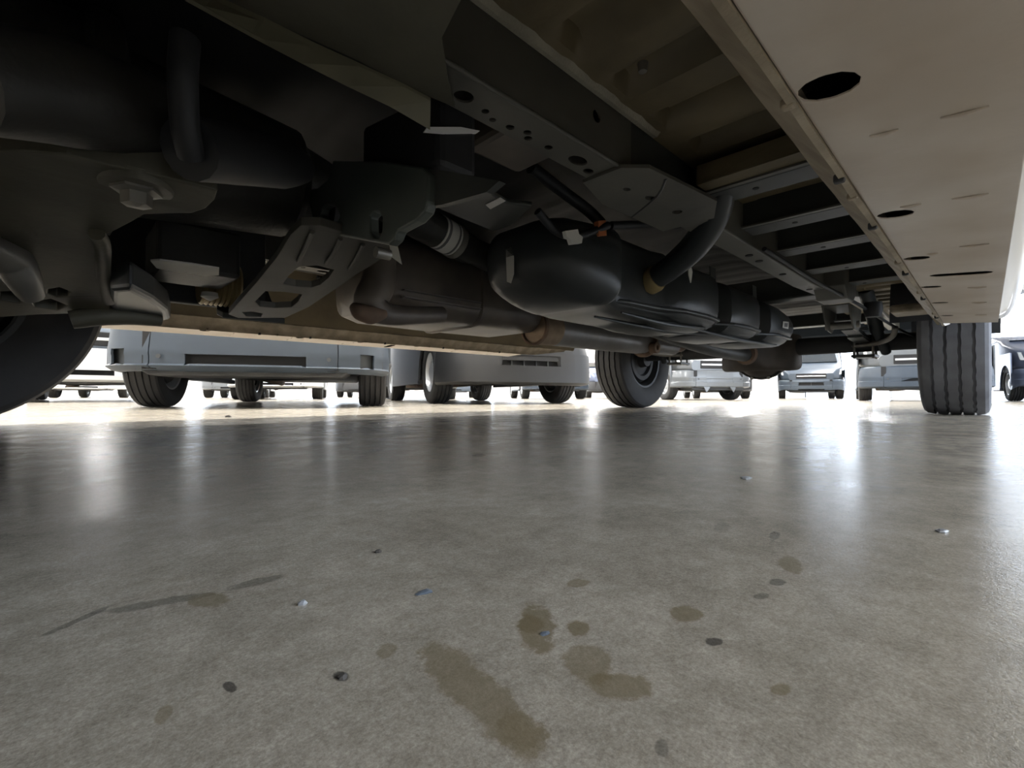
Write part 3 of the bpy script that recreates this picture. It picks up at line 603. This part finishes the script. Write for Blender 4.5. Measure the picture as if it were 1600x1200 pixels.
# --- transmission, crossmember with cut-outs, brackets
gb = MB().loft([[(u, CV + a * math.cos(R(t * 15)), zc + b * math.sin(R(t * 15))) for t in range(24)] for u, a, b, zc in ((-0.62, .16, .12, .50), (-0.52, .22, .17, .50), (-0.30, .24, .19, .51), (-0.28, .20, .16, .51), (0.02, .17, .14, .51), (0.03, .19, .155, .51), (0.06, .19, .155, .51), (0.07, .14, .12, .51), (0.32, .11, .10, .51), (0.34, .08, .08, .51), (0.42, .06, .06, .51), (0.44, .05, .05, .51))]).build('gearbox', 'cast', van, 35)
for t in (200, 225, 250, 280, 305, 330):
    MB().lathe([(-0.012, 0), (-0.012, 0.010), (0.006, 0.010), (0.006, 0)], (0.045 - 0.02, CV + 0.182 * math.cos(R(t)), .51 + 0.148 * math.sin(R(t))), 'x', 6).build('housing_bolt', 'steel', gb)
MB().loft([rrect(CV - w2, CV + w2, z0, .42, 0.03, 3, lambda a, b, u=u: (u, a, b)) for u, w2, z0 in ((-0.95, .13, .30), (-0.93, .15, .275), (-0.62, .15, .27), (-0.60, .13, .29))]).build('oil_pan', 'cast', van, 40)
arm = MB().plate([(0.302,0.753,0.372), (0.277,0.767,0.369), (0.274,0.805,0.362), (0.281,0.895,0.344), (0.283,1.023,0.319), (0.282,1.168,0.291), (0.282,1.228,0.279), (0.307,1.248,0.275), (0.401,1.215,0.282), (0.423,1.122,0.300), (0.433,0.987,0.326), (0.438,0.898,0.344), (0.445,0.844,0.354), (0.447,0.811,0.361), (0.433,0.764,0.370), (0.370,0.760,0.371)], (0, 0, 0.014),
    [[(0.328,0.917,0.340), (0.354,0.898,0.344), (0.390,0.904,0.343), (0.396,0.943,0.335), (0.395,0.984,0.327), (0.385,1.004,0.323), (0.354,1.010,0.322), (0.329,1.006,0.323), (0.325,0.962,0.331)], [(0.311,1.060,0.312), (0.346,1.049,0.314), (0.382,1.050,0.314), (0.390,1.094,0.306), (0.389,1.135,0.298), (0.359,1.151,0.294), (0.327,1.154,0.294), (0.310,1.126,0.299)], [(0.304,1.205,0.284), (0.323,1.193,0.286), (0.346,1.199,0.285), (0.350,1.223,0.280), (0.319,1.229,0.279)]]).build('gearbox_crossmember', 'rail', van, None, 0.002)
MB().tube([(0.297,0.773,0.365), (0.307,0.826,0.355), (0.316,0.887,0.343)], 0.004, 8, 3).build('pressed_rib', 'rail', arm, 60)
MB().tube([(0.345,0.774,0.365), (0.357,0.828,0.354), (0.363,0.876,0.345)], 0.004, 8, 3).build('pressed_rib', 'rail', arm, 60)
MB().tube([(0.387,0.776,0.365), (0.401,0.827,0.355), (0.410,0.879,0.344)], 0.004, 8, 3).build('pressed_rib', 'rail', arm, 60)
# the far half of the crossmember
MB().loft([[(u, v, z) for u, z in ((a, zz), (b, zz), (b, zz + .014), (a, zz + .014))] for v, zz, a, b in ((1.27, .275, .28, .42), (1.33, .29, .28, .42), (1.42, .38, .30, .42), (1.50, .47, .30, .42))]).build('gearbox_crossmember', 'rail_dark', van, None, 0.002)
br = MB().plate([(0.340,0.905,0.488), (0.340,0.908,0.470), (0.340,0.879,0.416), (0.340,0.835,0.392), (0.340,0.781,0.372), (0.340,0.603,0.316), (0.340,0.587,0.320), (0.340,0.579,0.330), (0.340,0.531,0.332), (0.340,0.510,0.339), (0.340,0.505,0.352), (0.340,0.503,0.385), (0.340,0.517,0.399), (0.340,0.617,0.442), (0.340,0.796,0.506), (0.340,0.817,0.480), (0.340,0.862,0.478)], (0.016, 0, 0), [[(0.340,0.847,0.425), (0.340,0.841,0.435), (0.340,0.819,0.435), (0.340,0.792,0.426), (0.340,0.774,0.413), (0.340,0.768,0.401), (0.340,0.779,0.393), (0.340,0.805,0.397), (0.340,0.832,0.407)], [(0.340,0.660,0.372), (0.340,0.648,0.375), (0.340,0.632,0.371), (0.340,0.622,0.360), (0.340,0.624,0.340), (0.340,0.631,0.333), (0.340,0.647,0.336), (0.340,0.659,0.348)]]).build('mount_bracket', 'bracket_green', van, None, 0.003)
MB().plate([(0.352,0.543,0.411), (0.352,0.477,0.384), (0.352,0.381,0.341), (0.352,0.403,0.335), (0.352,0.490,0.345), (0.352,0.522,0.352)], (0.01, 0, 0)).build('bracket_gusset', 'rail_dark', br)
MB().loft([[(0.355, a, b), (0.42, a, b), (0.42, a, b + 0.11), (0.355, a, b + 0.11)] for a, b in ((.50, .40), (.60, .41), (.72, .43))]).build('bracket_block', 'black_rubber', br, None, 0.01)
MB().lathe([(0, 0), (0, 0.022), (0.012, 0.022), (0.012, 0)], [(0.357,0.845,0.429)][0], 'x', 20).build('dark_plug', 'black_rubber', br, 40)  # dark disc added behind the round hole so that it stays black
MB().lathe([(-0.012, 0), (-0.012, 0.008), (0.01, 0.008), (0.01, 0)], [(0.335,0.609,0.303)][0], 'x', 12).build('bracket_bolt', 'steel', br, 40)
tag_plate('hanging_tag', 'label_white', [(0.400,0.710,0.359), (0.400,0.687,0.356), (0.400,0.678,0.335), (0.400,0.668,0.311), (0.400,0.699,0.329)], 0.0015, br)
# dark cover with its sticker
cv = MB().plate([(0.523,0.776,0.476), (0.502,0.700,0.470), (0.518,0.624,0.464), (0.617,0.646,0.466), (0.657,0.616,0.463), (0.723,0.740,0.473), (0.734,0.812,0.479), (0.593,0.792,0.477)], (0, 0, 0.01)).build('tunnel_cover', 'rail_dark', van, None, 0.003)
tag_plate('cover_sticker', 'label_white', [(0.594,0.683,0.467), (0.585,0.630,0.463), (0.603,0.635,0.463), (0.618,0.695,0.468)], 0.0008, cv)
tag_plate('bright_strip', 'foil', [(0.330,0.497,0.434), (0.335,0.497,0.442), (0.388,0.497,0.463), (0.422,0.497,0.471), (0.417,0.497,0.466), (0.367,0.497,0.446)], 0.004, van)  # plain bright strip below the rail edge
MB().box(0.48, 0.60, 0.50, 0.60, .50, .60).build('heat_shield_and_dark_sheet', 'muffler', van, None, 0.01)
# front floor shield with its bent lip
fs = MB().plate([(0.038,0.483,0.468), (0.200,0.324,0.468), (0.263,0.335,0.468), (0.279,0.390,0.468), (0.326,0.442,0.468), (0.361,0.474,0.468), (0.326,0.479,0.468), (0.233,0.481,0.468), (0.156,0.488,0.468), (0.083,0.497,0.468)], (0, 0, 0.006)).build('floor_shield', 'cast_olive', van)
MB().loft([[Vector(a), Vector(a) + Vector((0, 0, -0.004)), Vector(b) + Vector((0, 0, -0.004)), Vector(b)] for a, b in zip([(0.075,0.476,0.442), (0.131,0.482,0.442), (0.174,0.485,0.442), (0.222,0.487,0.442), (0.276,0.487,0.442), (0.337,0.495,0.442)], [(0.087,0.492,0.467), (0.141,0.487,0.467), (0.187,0.486,0.467), (0.234,0.482,0.467), (0.288,0.478,0.467), (0.326,0.478,0.467)])]).build('shield_lip', 'shield_olive', fs)
# --- front subframe and suspension
sub = MB().plate([(-0.072,0.735,0.350), (-0.026,0.701,0.355), (0.005,0.685,0.357), (0.039,0.686,0.357), (0.076,0.682,0.358), (0.109,0.679,0.358), (0.143,0.680,0.358), (0.145,0.705,0.354), (0.141,0.734,0.350), (0.129,0.756,0.346), (0.105,0.773,0.344), (0.082,0.790,0.341), (0.071,0.822,0.336), (0.058,0.858,0.331), (0.043,0.895,0.325), (0.046,0.966,0.314), (0.056,1.059,0.300), (0.068,1.164,0.283), (0.078,1.296,0.263), (0.027,1.308,0.261), (-0.029,1.341,0.256), (-0.137,1.425,0.243)], (0, 0, 0.045), [[(-0.013,1.165,0.283), (0.001,1.147,0.286), (0.016,1.166,0.283), (0.013,1.195,0.278), (-0.003,1.206,0.277), (-0.014,1.192,0.279)], [(-0.073,1.209,0.276), (-0.057,1.197,0.278), (-0.042,1.240,0.271), (-0.052,1.270,0.267), (-0.076,1.265,0.268)], [(-0.035,1.254,0.269), (-0.010,1.221,0.274), (0.013,1.258,0.269), (-0.001,1.296,0.263), (-0.032,1.287,0.264)]]).build('front_subframe', 'cast_olive', van, None, 0.010, 3)
bq = Vector([(0.067,0.722,0.350)][0])
MB().lathe([(0.004, 0), (0.004, 0.026), (-0.004, 0.026), (-0.006, 0.016), (-0.020, 0.0155), (-0.022, 0)], bq, 'z', 6).build('subframe_bolt', 'steel', sub)
MB().lathe([(0.014, 0), (0.012, 0.040), (0.0, 0.036), (-0.003, 0)], bq, 'z', 24).build('bolt_washer', 'cast_olive', sub, 40)
MB().tube([(0.037,0.865,0.323), (0.046,0.907,0.316), (0.054,1.032,0.297), (0.069,1.173,0.275)], 0.010, 10, 4).build('subframe_rim', 'cast_olive', sub, 50)
MB().tube([(-0.081,0.950,0.304), (-0.053,1.000,0.299), (-0.040,1.020,0.276), (-0.030,1.050,0.253)], [0.022, 0.026, 0.022, 0.016], 14, 5).build('tie_rod', 'steel', van, 50)
MB().plate([(0.062,1.025,0.270), (0.085,0.980,0.270), (0.126,1.080,0.270), (0.166,1.213,0.270), (0.191,1.357,0.270), (0.180,1.412,0.270), (0.126,1.313,0.270), (0.083,1.369,0.270)], (0, 0, 0.05)).build('lower_arm', 'black_plastic', van, None, 0.010, 3)
MB().tube([(0.018,1.280,0.244), (0.086,1.280,0.262), (0.164,1.300,0.261)], [0.018, 0.022, 0.014], 12, 5).build('stabilizer_bar', 'cast_olive', van, 50)
# steering rack, axle beam in the dark
MB().tube([(-0.062,0.620,0.377), (0.007,0.660,0.411), (0.086,0.700,0.431), (0.109,0.700,0.407)], [0.045, 0.052, 0.045, 0.03], 16, 4).build('steering_rack', 'cast', van, 50)
MB().tube([(0.103,0.620,0.375), (0.152,0.660,0.401), (0.225,0.700,0.428), (0.264,0.720,0.440)], [0.034, 0.036, 0.034, 0.02], 14, 4).build('engine_mount_arm', 'black_rubber', van, 50)
MB().tube([(0.092,0.580,0.471), (0.090,0.580,0.430), (0.096,0.600,0.387), (0.105,0.620,0.367)], 0.014, 12, 4).build('coolant_hose', 'black_rubber', van, 50)
MB().box(-0.05, 0.40, 1.36, 1.39, .315, .60).build('heat_shield_and_dark_sheet', 'dark_under', van, None, 0.006)  # dark sheet added to keep the gap behind the subframe black
# actuator box with pale base, and a wound tan coil behind
ab = MB().box(0.13, 0.27, 1.08, 1.24, .335, .43).build('actuator_box', 'cast', van, None, 0.008)
tag_plate('base_plate', 'label_white', [(0.116,1.035,0.333), (0.127,1.018,0.333), (0.173,1.009,0.333), (0.216,1.010,0.333), (0.228,1.068,0.333), (0.212,1.098,0.333), (0.149,1.097,0.333), (0.131,1.088,0.333)], 0.003, ab)
cl = MB().lathe([(0, 0.0)] + [(0.005 * i, 0.050 + (0.004 if i % 2 else 0)) for i in range(17)] + [(0.08, 0.0)], [(0.238,1.300,0.360)][0], 'x', 24).build('coil_damper', 'brass', van, 50)
MB().lathe([(0, 0), (0, 0.016), (-0.01, 0.018), (-0.02, 0)], [(0.249,1.250,0.328)][0], 'z', 14).build('coil_stud', 'label_white', cl, 40)
# bulkhead, cabin skin and upper body so that the van is whole
for u0, u1, v0, v1, z0, z1, nm in ((-1.05, -0.60, 0.30, mir(0.30), 0.30, 0.34, 'engine_shield'), (-0.62, -0.58, 0.16, mir(0.16), 0.33, 0.62, 'bulkhead'), (-0.58, 0.0, 0.12, mir(0.12), 0.604, 0.612, 'engine_bay_blackout')):  # black engine-bay sheet is added, standing in for the dark void
    MB().box(u0, u1, v0, v1, z0, z1).build(nm, 'black_plastic', van, None, 0.01)
body_st = [(-1.22, .30, .55, .95), (-1.12, .12, .50, 1.02), (-0.85, -.02, .70, 1.12), (-0.45, -.05, .70, 1.28), (-0.25, -.05, .700, 1.50), (0.35, -.055, .700, 2.25), (0.8, -.055, .700, 2.46), (2.5, -.06, .700, 2.52), (4.15, -.055, .700, 2.50), (4.32, .0, .700, 2.30)]
body = MB().loft([rrect(v0, mir(v0), z0, z1, .08, 3, lambda a, b, u=u: (u, a, b)) for u, v0, z0, z1 in body_st]).build('body_shell', 'body_paint', van, 30)
for sd in ('near', 'far'):
    s = (lambda v: v) if sd == 'near' else mir
    def arch(c, r, z0, a0, a1): return [(c + r * math.cos(R(a)), s(-0.062), z0 + r * math.sin(R(a))) for a in range(a0, a1 - 1, -15)]
    out = [(-1.05, s(-0.03), .40), (-1.05, s(-0.03), .80), (4.28, s(-0.062), .80), (4.28, s(-0.062), .52), (UR + 0.43, s(-0.062), .50)]
    out += [(UR + 0.43 * math.cos(R(a)), s(-0.062), .40 + 0.43 * 0.92 * math.sin(R(a))) for a in range(15, 170, 15)]
    out += [(2.35, s(-0.062), .44), (SU1, s(-0.062), .40), (SU0 + 0.17, s(-0.062), .335)]
    out += [(UF + 0.43 * math.cos(R(a)), s(-0.06), .40 + 0.43 * 0.92 * math.sin(R(a))) for a in range(0, 181, 15)]
    MB().plate(out, (0, 0.012 if sd == 'near' else -0.012, 0)).build('side_panel', 'body_paint', van)
    gl = MB().plate([(-0.02, s(-0.064), 1.50), (0.75, s(-0.064), 1.45), (0.75, s(-0.064), 2.1), (0.38, s(-0.064), 2.1)], (0, 0.006 if sd == 'near' else -0.006, 0)).build('side_window', 'glass_dark', van)
    # inner wheel arch liners
    for c in (UF, UR):
        rings = []
        for a in range(0, 181, 15):
            x, z = c + 0.425 * math.cos(R(a)), .40 + 0.39 * math.sin(R(a))
            rings.append([(x, s(-0.05), z), (x, s(0.30), z), (x, s(0.30), z + 0.01), (x, s(-0.05), z + 0.01)])
        MB().loft(rings).build('wheel_arch_liner', 'black_rubber', van, 40)
MB().plate([(-0.36, 0.06, 1.42), (-0.36, mir(0.06), 1.42), (0.36, mir(0.12), 2.22), (0.36, 0.12, 2.22)], (-0.02, 0, 0.012)).build('windshield', 'glass_dark', van)
MB().loft([rrect(.06 + 0.12 * abs(i - 0) / 3, mir(.06 + 0.12 * i / 3), .30, .62, .05, 3, lambda a, b, i=i: (-1.05 - 0.09 * i, a, b)) for i in range(4)]).build('front_bumper', 'grey_bumper', van, 40)
MB().box(4.25, 4.40, 0.0, mir(0.0), .50, .66).build('rear_bumper', 'grey_bumper', van, None, 0.03)

# ------------------------------------------------------------------ parked vehicles around
def cam_pt(X, Z): return (X * math.sin(YAW) + Z * math.cos(YAW), -X * math.cos(YAW) + Z * math.sin(YAW))
def vehicle(name, label, cat, X, Z, ax, ay, paint, bumper, hw=0.86, H=1.82, L=4.5, over=0.80, wb=2.75, Rw=0.33, bz=0.235, slot=(0.33, 0.262, 0.312), fog=True, rim='alloy', grille_bars=0, seam=True, lip=True):
    """front centre at camera-ground offset (X right, Z ahead); (ax, ay) = rearward axis in that frame"""
    n = math.hypot(ax, ay); a0 = cam_pt(X, Z); a1 = cam_pt(X + ax / n, Z + ay / n)
    root = empty(name, (a0[0], a0[1], 0), math.atan2(a1[1] - a0[1], a1[0] - a0[0]))
    tag(root, label, cat, 'vehicles parked around the van')
    # body shell above the wheels
    st = [(.10, .66, .60, .80), (.22, .78, .60, .92), (.55, .93, .60, 1.02), (1.05, .98, .60, 1.14), (1.25, .99, .60, 1.24), (1.95, .99, .60, H - .06), (2.5, 1.0, .60, H), (L - .35, .99, .60, H), (L - .08, .95, .60, H - .12), (L, .88, .62, H - .3)]
    MB().loft([rrect(-hw * w, hw * w, z0, z1, .07, 3, lambda p, q, u=u: (u, p, q)) for u, w, z0, z1 in st]).build('body', paint, root, 32)
    for s in (-1, 1):
        y = s * hw
        out = [(.42, y, .62), (.42, y, .92), (L - .1, y, .92), (L - .1, y, .32), (over + wb + .38, y, .27)]
        out += [(over + wb + .38 * math.cos(R(q)), y, .30 + .40 * math.sin(R(q))) for q in range(10, 180, 17)] + [(over + wb - .39, y, .25)]
        out += [(over + .39, y, .25)] + [(over + .38 * math.cos(R(q)), y, .30 + .40 * math.sin(R(q))) for q in range(10, 180, 17)] + [(over - .38, y, .32)]
        sp_ = MB().plate(out, (0, -s * .02, 0)).build('side_panel', paint, root)
        MB().box(over + .42, over + wb - .42, min(y, y - s * .06), max(y, y - s * .06), .215, .262).build('rocker_cover', bumper, sp_, None, .01)
        MB().plate([(1.36, s * hw * .992, 1.22), (2.05, s * hw * .992, 1.20), (2.05, s * hw * .992, H - .16), (1.86, s * hw * .992, H - .16)], (0, s * .012, 0)).build('side_window', 'glass_dark', root)
        # headlight
        MB().loft([[(.20 + k * .02, s * (hw * .52), .74 + k * .01), (.34 + k * .02, s * (hw * .88), .78 + k * .01), (.42 + k * .02, s * (hw * .90), .93), (.24 + k * .02, s * (hw * .56), .86)] for k in (-1, 1)]).build('headlight', 'lamp_lens', root, None, .01)
        # wheels
        for u in (over, over + wb):
            make_wheel(root, (u, s * (hw - .125), Rw), s, Rw, .205, Rw * .62, 'tyre', rim, None, False)
    MB().plate([(1.16, -hw * .84, 1.20), (1.16, hw * .84, 1.20), (1.90, hw * .80, H - .10), (1.90, -hw * .80, H - .10)], (-.03, 0, .02)).build('windshield', 'glass_dark', root)
    # dark belly, axle beam, tank and exhaust
    bl = MB().box(.25, L - .2, -hw + .28, hw - .28, .27, .60).build('belly', 'dark_under', root, None, .03)
    MB().tube([(over, -hw + .2, Rw - .05), (over + .1, 0, .23), (over, hw - .2, Rw - .05)], .035, 10, 4).build('front_axle_arm', 'dark_under', root, 50)
    MB().tube([(over + wb, -hw + .2, Rw), (over + wb, hw - .2, Rw)], .05, 10, 1).build('rear_axle', 'dark_under', root, 50)
    MB().tube([(1.0, .15, .25), (2.2, .2, .24), (L - .4, .45, .26)], .045, 10, 4).build('exhaust', 'rust', root, 50)
    # bumper: grid skin bent round the front, real openings, solid thickness
    half = [(0.0, 0.0), (0.002, .16), (0.006, .30), (0.008, slot[0]), (.014, .40), (.028, .50), (.033, .515)] if not seam else [(0.0, 0.0), (0.002, .16), (0.006, .30), (0.008, slot[0]), (.014, .40), (.030, .515), (.0305, .521)]
    half += [(.055, .60), (.075, .655), (.105, .70), (.14, .745), (.20, .79), (.28, .825), (.36, .848), (.46, .858)]
    half = [(x, y * hw / .86) for x, y in half]
    plan = [(x, -y) for x, y in reversed(half[1:])] + half
    zz = [(bz - .01, .10), (bz, .035), (bz + .018, .004), (slot[1], -.006 if lip else .002), (slot[1] + .012, .012 if lip else .003), (slot[2] - .012, .012 if lip else .006), (slot[2], .008), (slot[2] + .03, .010), (.42, .018), (.52, .03), (.585, .05), (.61, .09)]
    v = []; f = []; K = len(zz)
    for x, y in plan:
        q = Vector((x - .75, y, 0)).normalized()
        for z, d in zz: v.append((x + d * .9, y - math.copysign(min(abs(y), d * .5 * min(1, abs(y) / .7)), y), z))
    sc = hw / .86
    for i in range(len(plan) - 1):
        ym = abs(plan[i][1] + plan[i + 1][1]) / 2 / sc
        for j in range(K - 1):
            zm = (zz[j][0] + zz[j + 1][0]) / 2
            if ym < slot[0] and slot[1] + .005 < zm < slot[2]: continue
            if fog and .655 < ym < .745 and slot[1] + .005 < zm < slot[2] + .035: continue
            if seam and .515 < ym < .521: continue
            f.append((i * K + j, i * K + j + 1, (i + 1) * K + j + 1, (i + 1) * K + j))
    bp_ = MB().add(v, f).build('front_bumper', bumper, root, 30, solid=.012)
    MB().box(.06, .09, -slot[0] * sc - .04, slot[0] * sc + .04, slot[1] - .01, slot[2] + .02).build('lower_grille', 'hole', bp_)
    for b in range(grille_bars):
        y = (-slot[0] + (b + 1) * 2 * slot[0] / (grille_bars + 1)) * sc
        MB().box(.035, .055, y - .005, y + .005, slot[1], slot[2]).build('grille_bar', 'rim_dark', bp_)
    for s in (-1, 1):
        if fog: MB().plate([(.11, s * .62 * sc, slot[1]), (.24, s * .80 * sc, slot[1]), (.24, s * .80 * sc, slot[2] + .05), (.11, s * .62 * sc, slot[2] + .05)], (.01, 0, 0)).build('fog_lamp_pocket', 'rim_dark', bp_)
        if seam:
            MB().box(.05, .056, s * .50 * sc - .02, s * .50 * sc + .05, bz, .60).build('seam_backing', 'hole', bp_)
            MB().lathe([(0, 0), (0, .013), (.006, .013), (.006, 0)], (.018, s * .46 * sc, slot[2] - .015), 'x', 12).build('bumper_plug', 'rim_dark', bp_)
    # upper grille
    MB().box(.09, .12, -.38 * sc, .38 * sc, .64, .80).build('grille', 'hole', root, None, .01)
    MB().box(.075, .095, -.36 * sc, .36 * sc, .70, .735).build('grille_bar', 'alloy', root, None, .005)
    # splash shield below the bumper
    MB().loft([[(.10, -hw * .62 * k, .20 + .03 * e), (.10, hw * .62 * k, .20 + .03 * e), (.55, hw * .62 * k, .20 + .03 * e), (.55, -hw * .62 * k, .20 + .03 * e)] for k, e in ((1, 0), (1.08, 1), (1.1, 2.2))]).build('splash_shield', 'dark_under', root, None, .01)
    return root
vehicle('delivery_van', 'grey van with unpainted bumper and centre slot, just beyond the front tyre', 'van', -1.60, 2.80, -.30, .954, 'silver_paint', 'grey_bumper', slot=(.33, .256, .325))
vehicle('minivan', 'dark grey minivan with wide barred lower grille, second in the row', 'van', .19, 4.45, -.386, .92, 'charcoal_paint', 'charcoal_paint', hw=.84, over=.84, slot=(.33, .37, .47), fog=False, grille_bars=4, seam=False, H=1.7, bz=.195, lip=False)
vehicle('cargo_van', 'pale grey van with bright alloy wheel behind the far rear tyre', 'van', 4.2, 9.35, -.15, .985, 'grey_paint', 'grey_paint', H=2.1, fog=False, slot=(.3, .36, .44), bz=.26)
vehicle('pickup', 'silver pickup with two-slot bumper in the distance behind the axle', 'pickup', 9.4, 14.6, .50, .86, 'silver_paint', 'silver_paint', hw=.92, fog=False, slot=(.33, .42, .52), grille_bars=1, bz=.30, Rw=.36)
vehicle('panel_van', 'grey panel van half hidden beside the near rear tyre', 'van', 6.85, 7.7, .58, .81, 'grey_paint', 'grey_bumper', hw=.9, H=2.2, over=.82, fog=False, slot=(.3, .34, .40))
vehicle('crossover', 'blue-grey car at the edge of view beyond the near rear tyre', 'car', 10.0, 8.0, .58, .81, 'blue_grey_paint', 'blue_grey_paint', hw=.90, H=1.42, fog=False, slot=(.34, .40, .50), bz=.28)
vehicle('sedan', 'silver car showing between the front tyre and the grey van', 'car', -4.75, 5.1, -.62, .78, 'silver_paint', 'white_paint', hw=.88, H=1.45, slot=(.3, .30, .36))
vehicle('hatchback', 'white hatchback parked in the row behind the grey van', 'car', -4.4, 8.6, -.35, .94, 'white_paint', 'white_paint', hw=.84, H=1.5, fog=False)
vehicle('station_wagon', 'dark wagon two rows back between grey van and minivan', 'car', -1.9, 9.2, -.2, .98, 'charcoal_paint', 'charcoal_paint', hw=.86, H=1.55, fog=False)
vehicle('estate_car', 'white car far back between minivan and far rear tyre', 'car', 1.15, 11.4, -.1, .99, 'white_paint', 'grey_bumper', hw=.86, H=1.6, fog=False)

FAR = [(-11.3, 12.2, -.5, .87, 'white_paint', 'white_paint', 1.5, 'compact_hatchback', 'white hatchback far back, glimpsed beside the front tyre tread'),
       (-7.9, 13.2, -.4, .92, 'grey_paint', 'grey_paint', 1.9, 'family_minivan', 'grey minivan far back behind the grey van bumper, nearest the front tyre'),
       (-6.0, 18.0, -.2, .98, 'charcoal_paint', 'charcoal_paint', 1.5, 'dark_sedan', 'dark car in the last row seen under the grey van'),
       (-2.2, 17.2, -.1, .99, 'silver_paint', 'silver_paint', 1.5, 'silver_coupe', 'silver car in the last row between grey van and minivan'),
       (3.6, 17.0, .1, .99, 'blue_grey_paint', 'charcoal_paint', 1.5, 'estate_wagon', 'blue-grey wagon in the last row behind the far rear tyre'),
       (6.6, 14.4, .25, .97, 'charcoal_paint', 'charcoal_paint', 1.8, 'dark_crossover', 'dark crossover behind the differential, next to the silver pickup')]
for X, Z, ax, ay, pa, bu, H, nm, lab in FAR:
    vehicle(nm, lab, 'car', X, Z, ax, ay, pa, bu, hw=.86, H=H, fog=False)

# ------------------------------------------------------------------ bits lying on the floor
def chip(name, label, c, size, m, flat=0.25):
    b = MB(); n = 7; rings = []
    for k, (h, r) in enumerate(((0, .9), (.5, 1.0), (1, .55))):
        rings.append([(c[0] + math.cos(2 * math.pi * i / n) * size[0] * r * random.uniform(.65, 1.1), c[1] + math.sin(2 * math.pi * i / n) * size[1] * r * random.uniform(.65, 1.1), h * size[2]) for i in range(n)])
    return tag(b.loft(rings).build(name, m), label, 'debris', 'bits lying on the floor')
for (p, size, m, nm, lab) in (
    ([(0.115,0.171,0.000)][0], (.0048, .003, .0006), 'chip_blue', 'plastic_flake', 'blue-grey flake lying above the long brown streak'),
    ([(0.073,0.196,0.000)][0], (.0022, .0016, .0016), 'chip_foil', 'paint_chip', 'small pale chip on the floor beside the blue-grey flake'),
    ([(0.126,0.112,0.000)][0], (.0022, .0018, .0004), 'chip_blue', 'plastic_crumb', 'tiny blue crumb sitting in the forked brown spill'),
    ([(0.508,0.175,0.000)][0], (.010, .006, .002), 'chip_foil', 'foil_scrap', 'shiny foil scrap on the floor below the fuel tank'),
    ([(0.399,0.021,0.000)][0], (.005, .0035, .0015), 'chip_foil', 'metal_flake', 'bright metal flake on the floor below the near rear tyre'),
    ([(0.467,2.025,0.000)][0], (.013, .010, .008), 'chip_dark', 'dirt_lump', 'dark dirt lump on the bright floor before the grey van'),
    ([(0.126,0.232,0.000)][0], (.0022, .0018, .0014), 'chip_dark', 'grit_grain', 'black grit grain alone in the middle of the floor'),
    ([(0.063,0.137,0.000)][0], (.0018, .0014, .0012), 'chip_dark', 'tar_crumb', 'black tar crumb nearest the long brown streak')):
    chip(nm, lab, p, size, m)
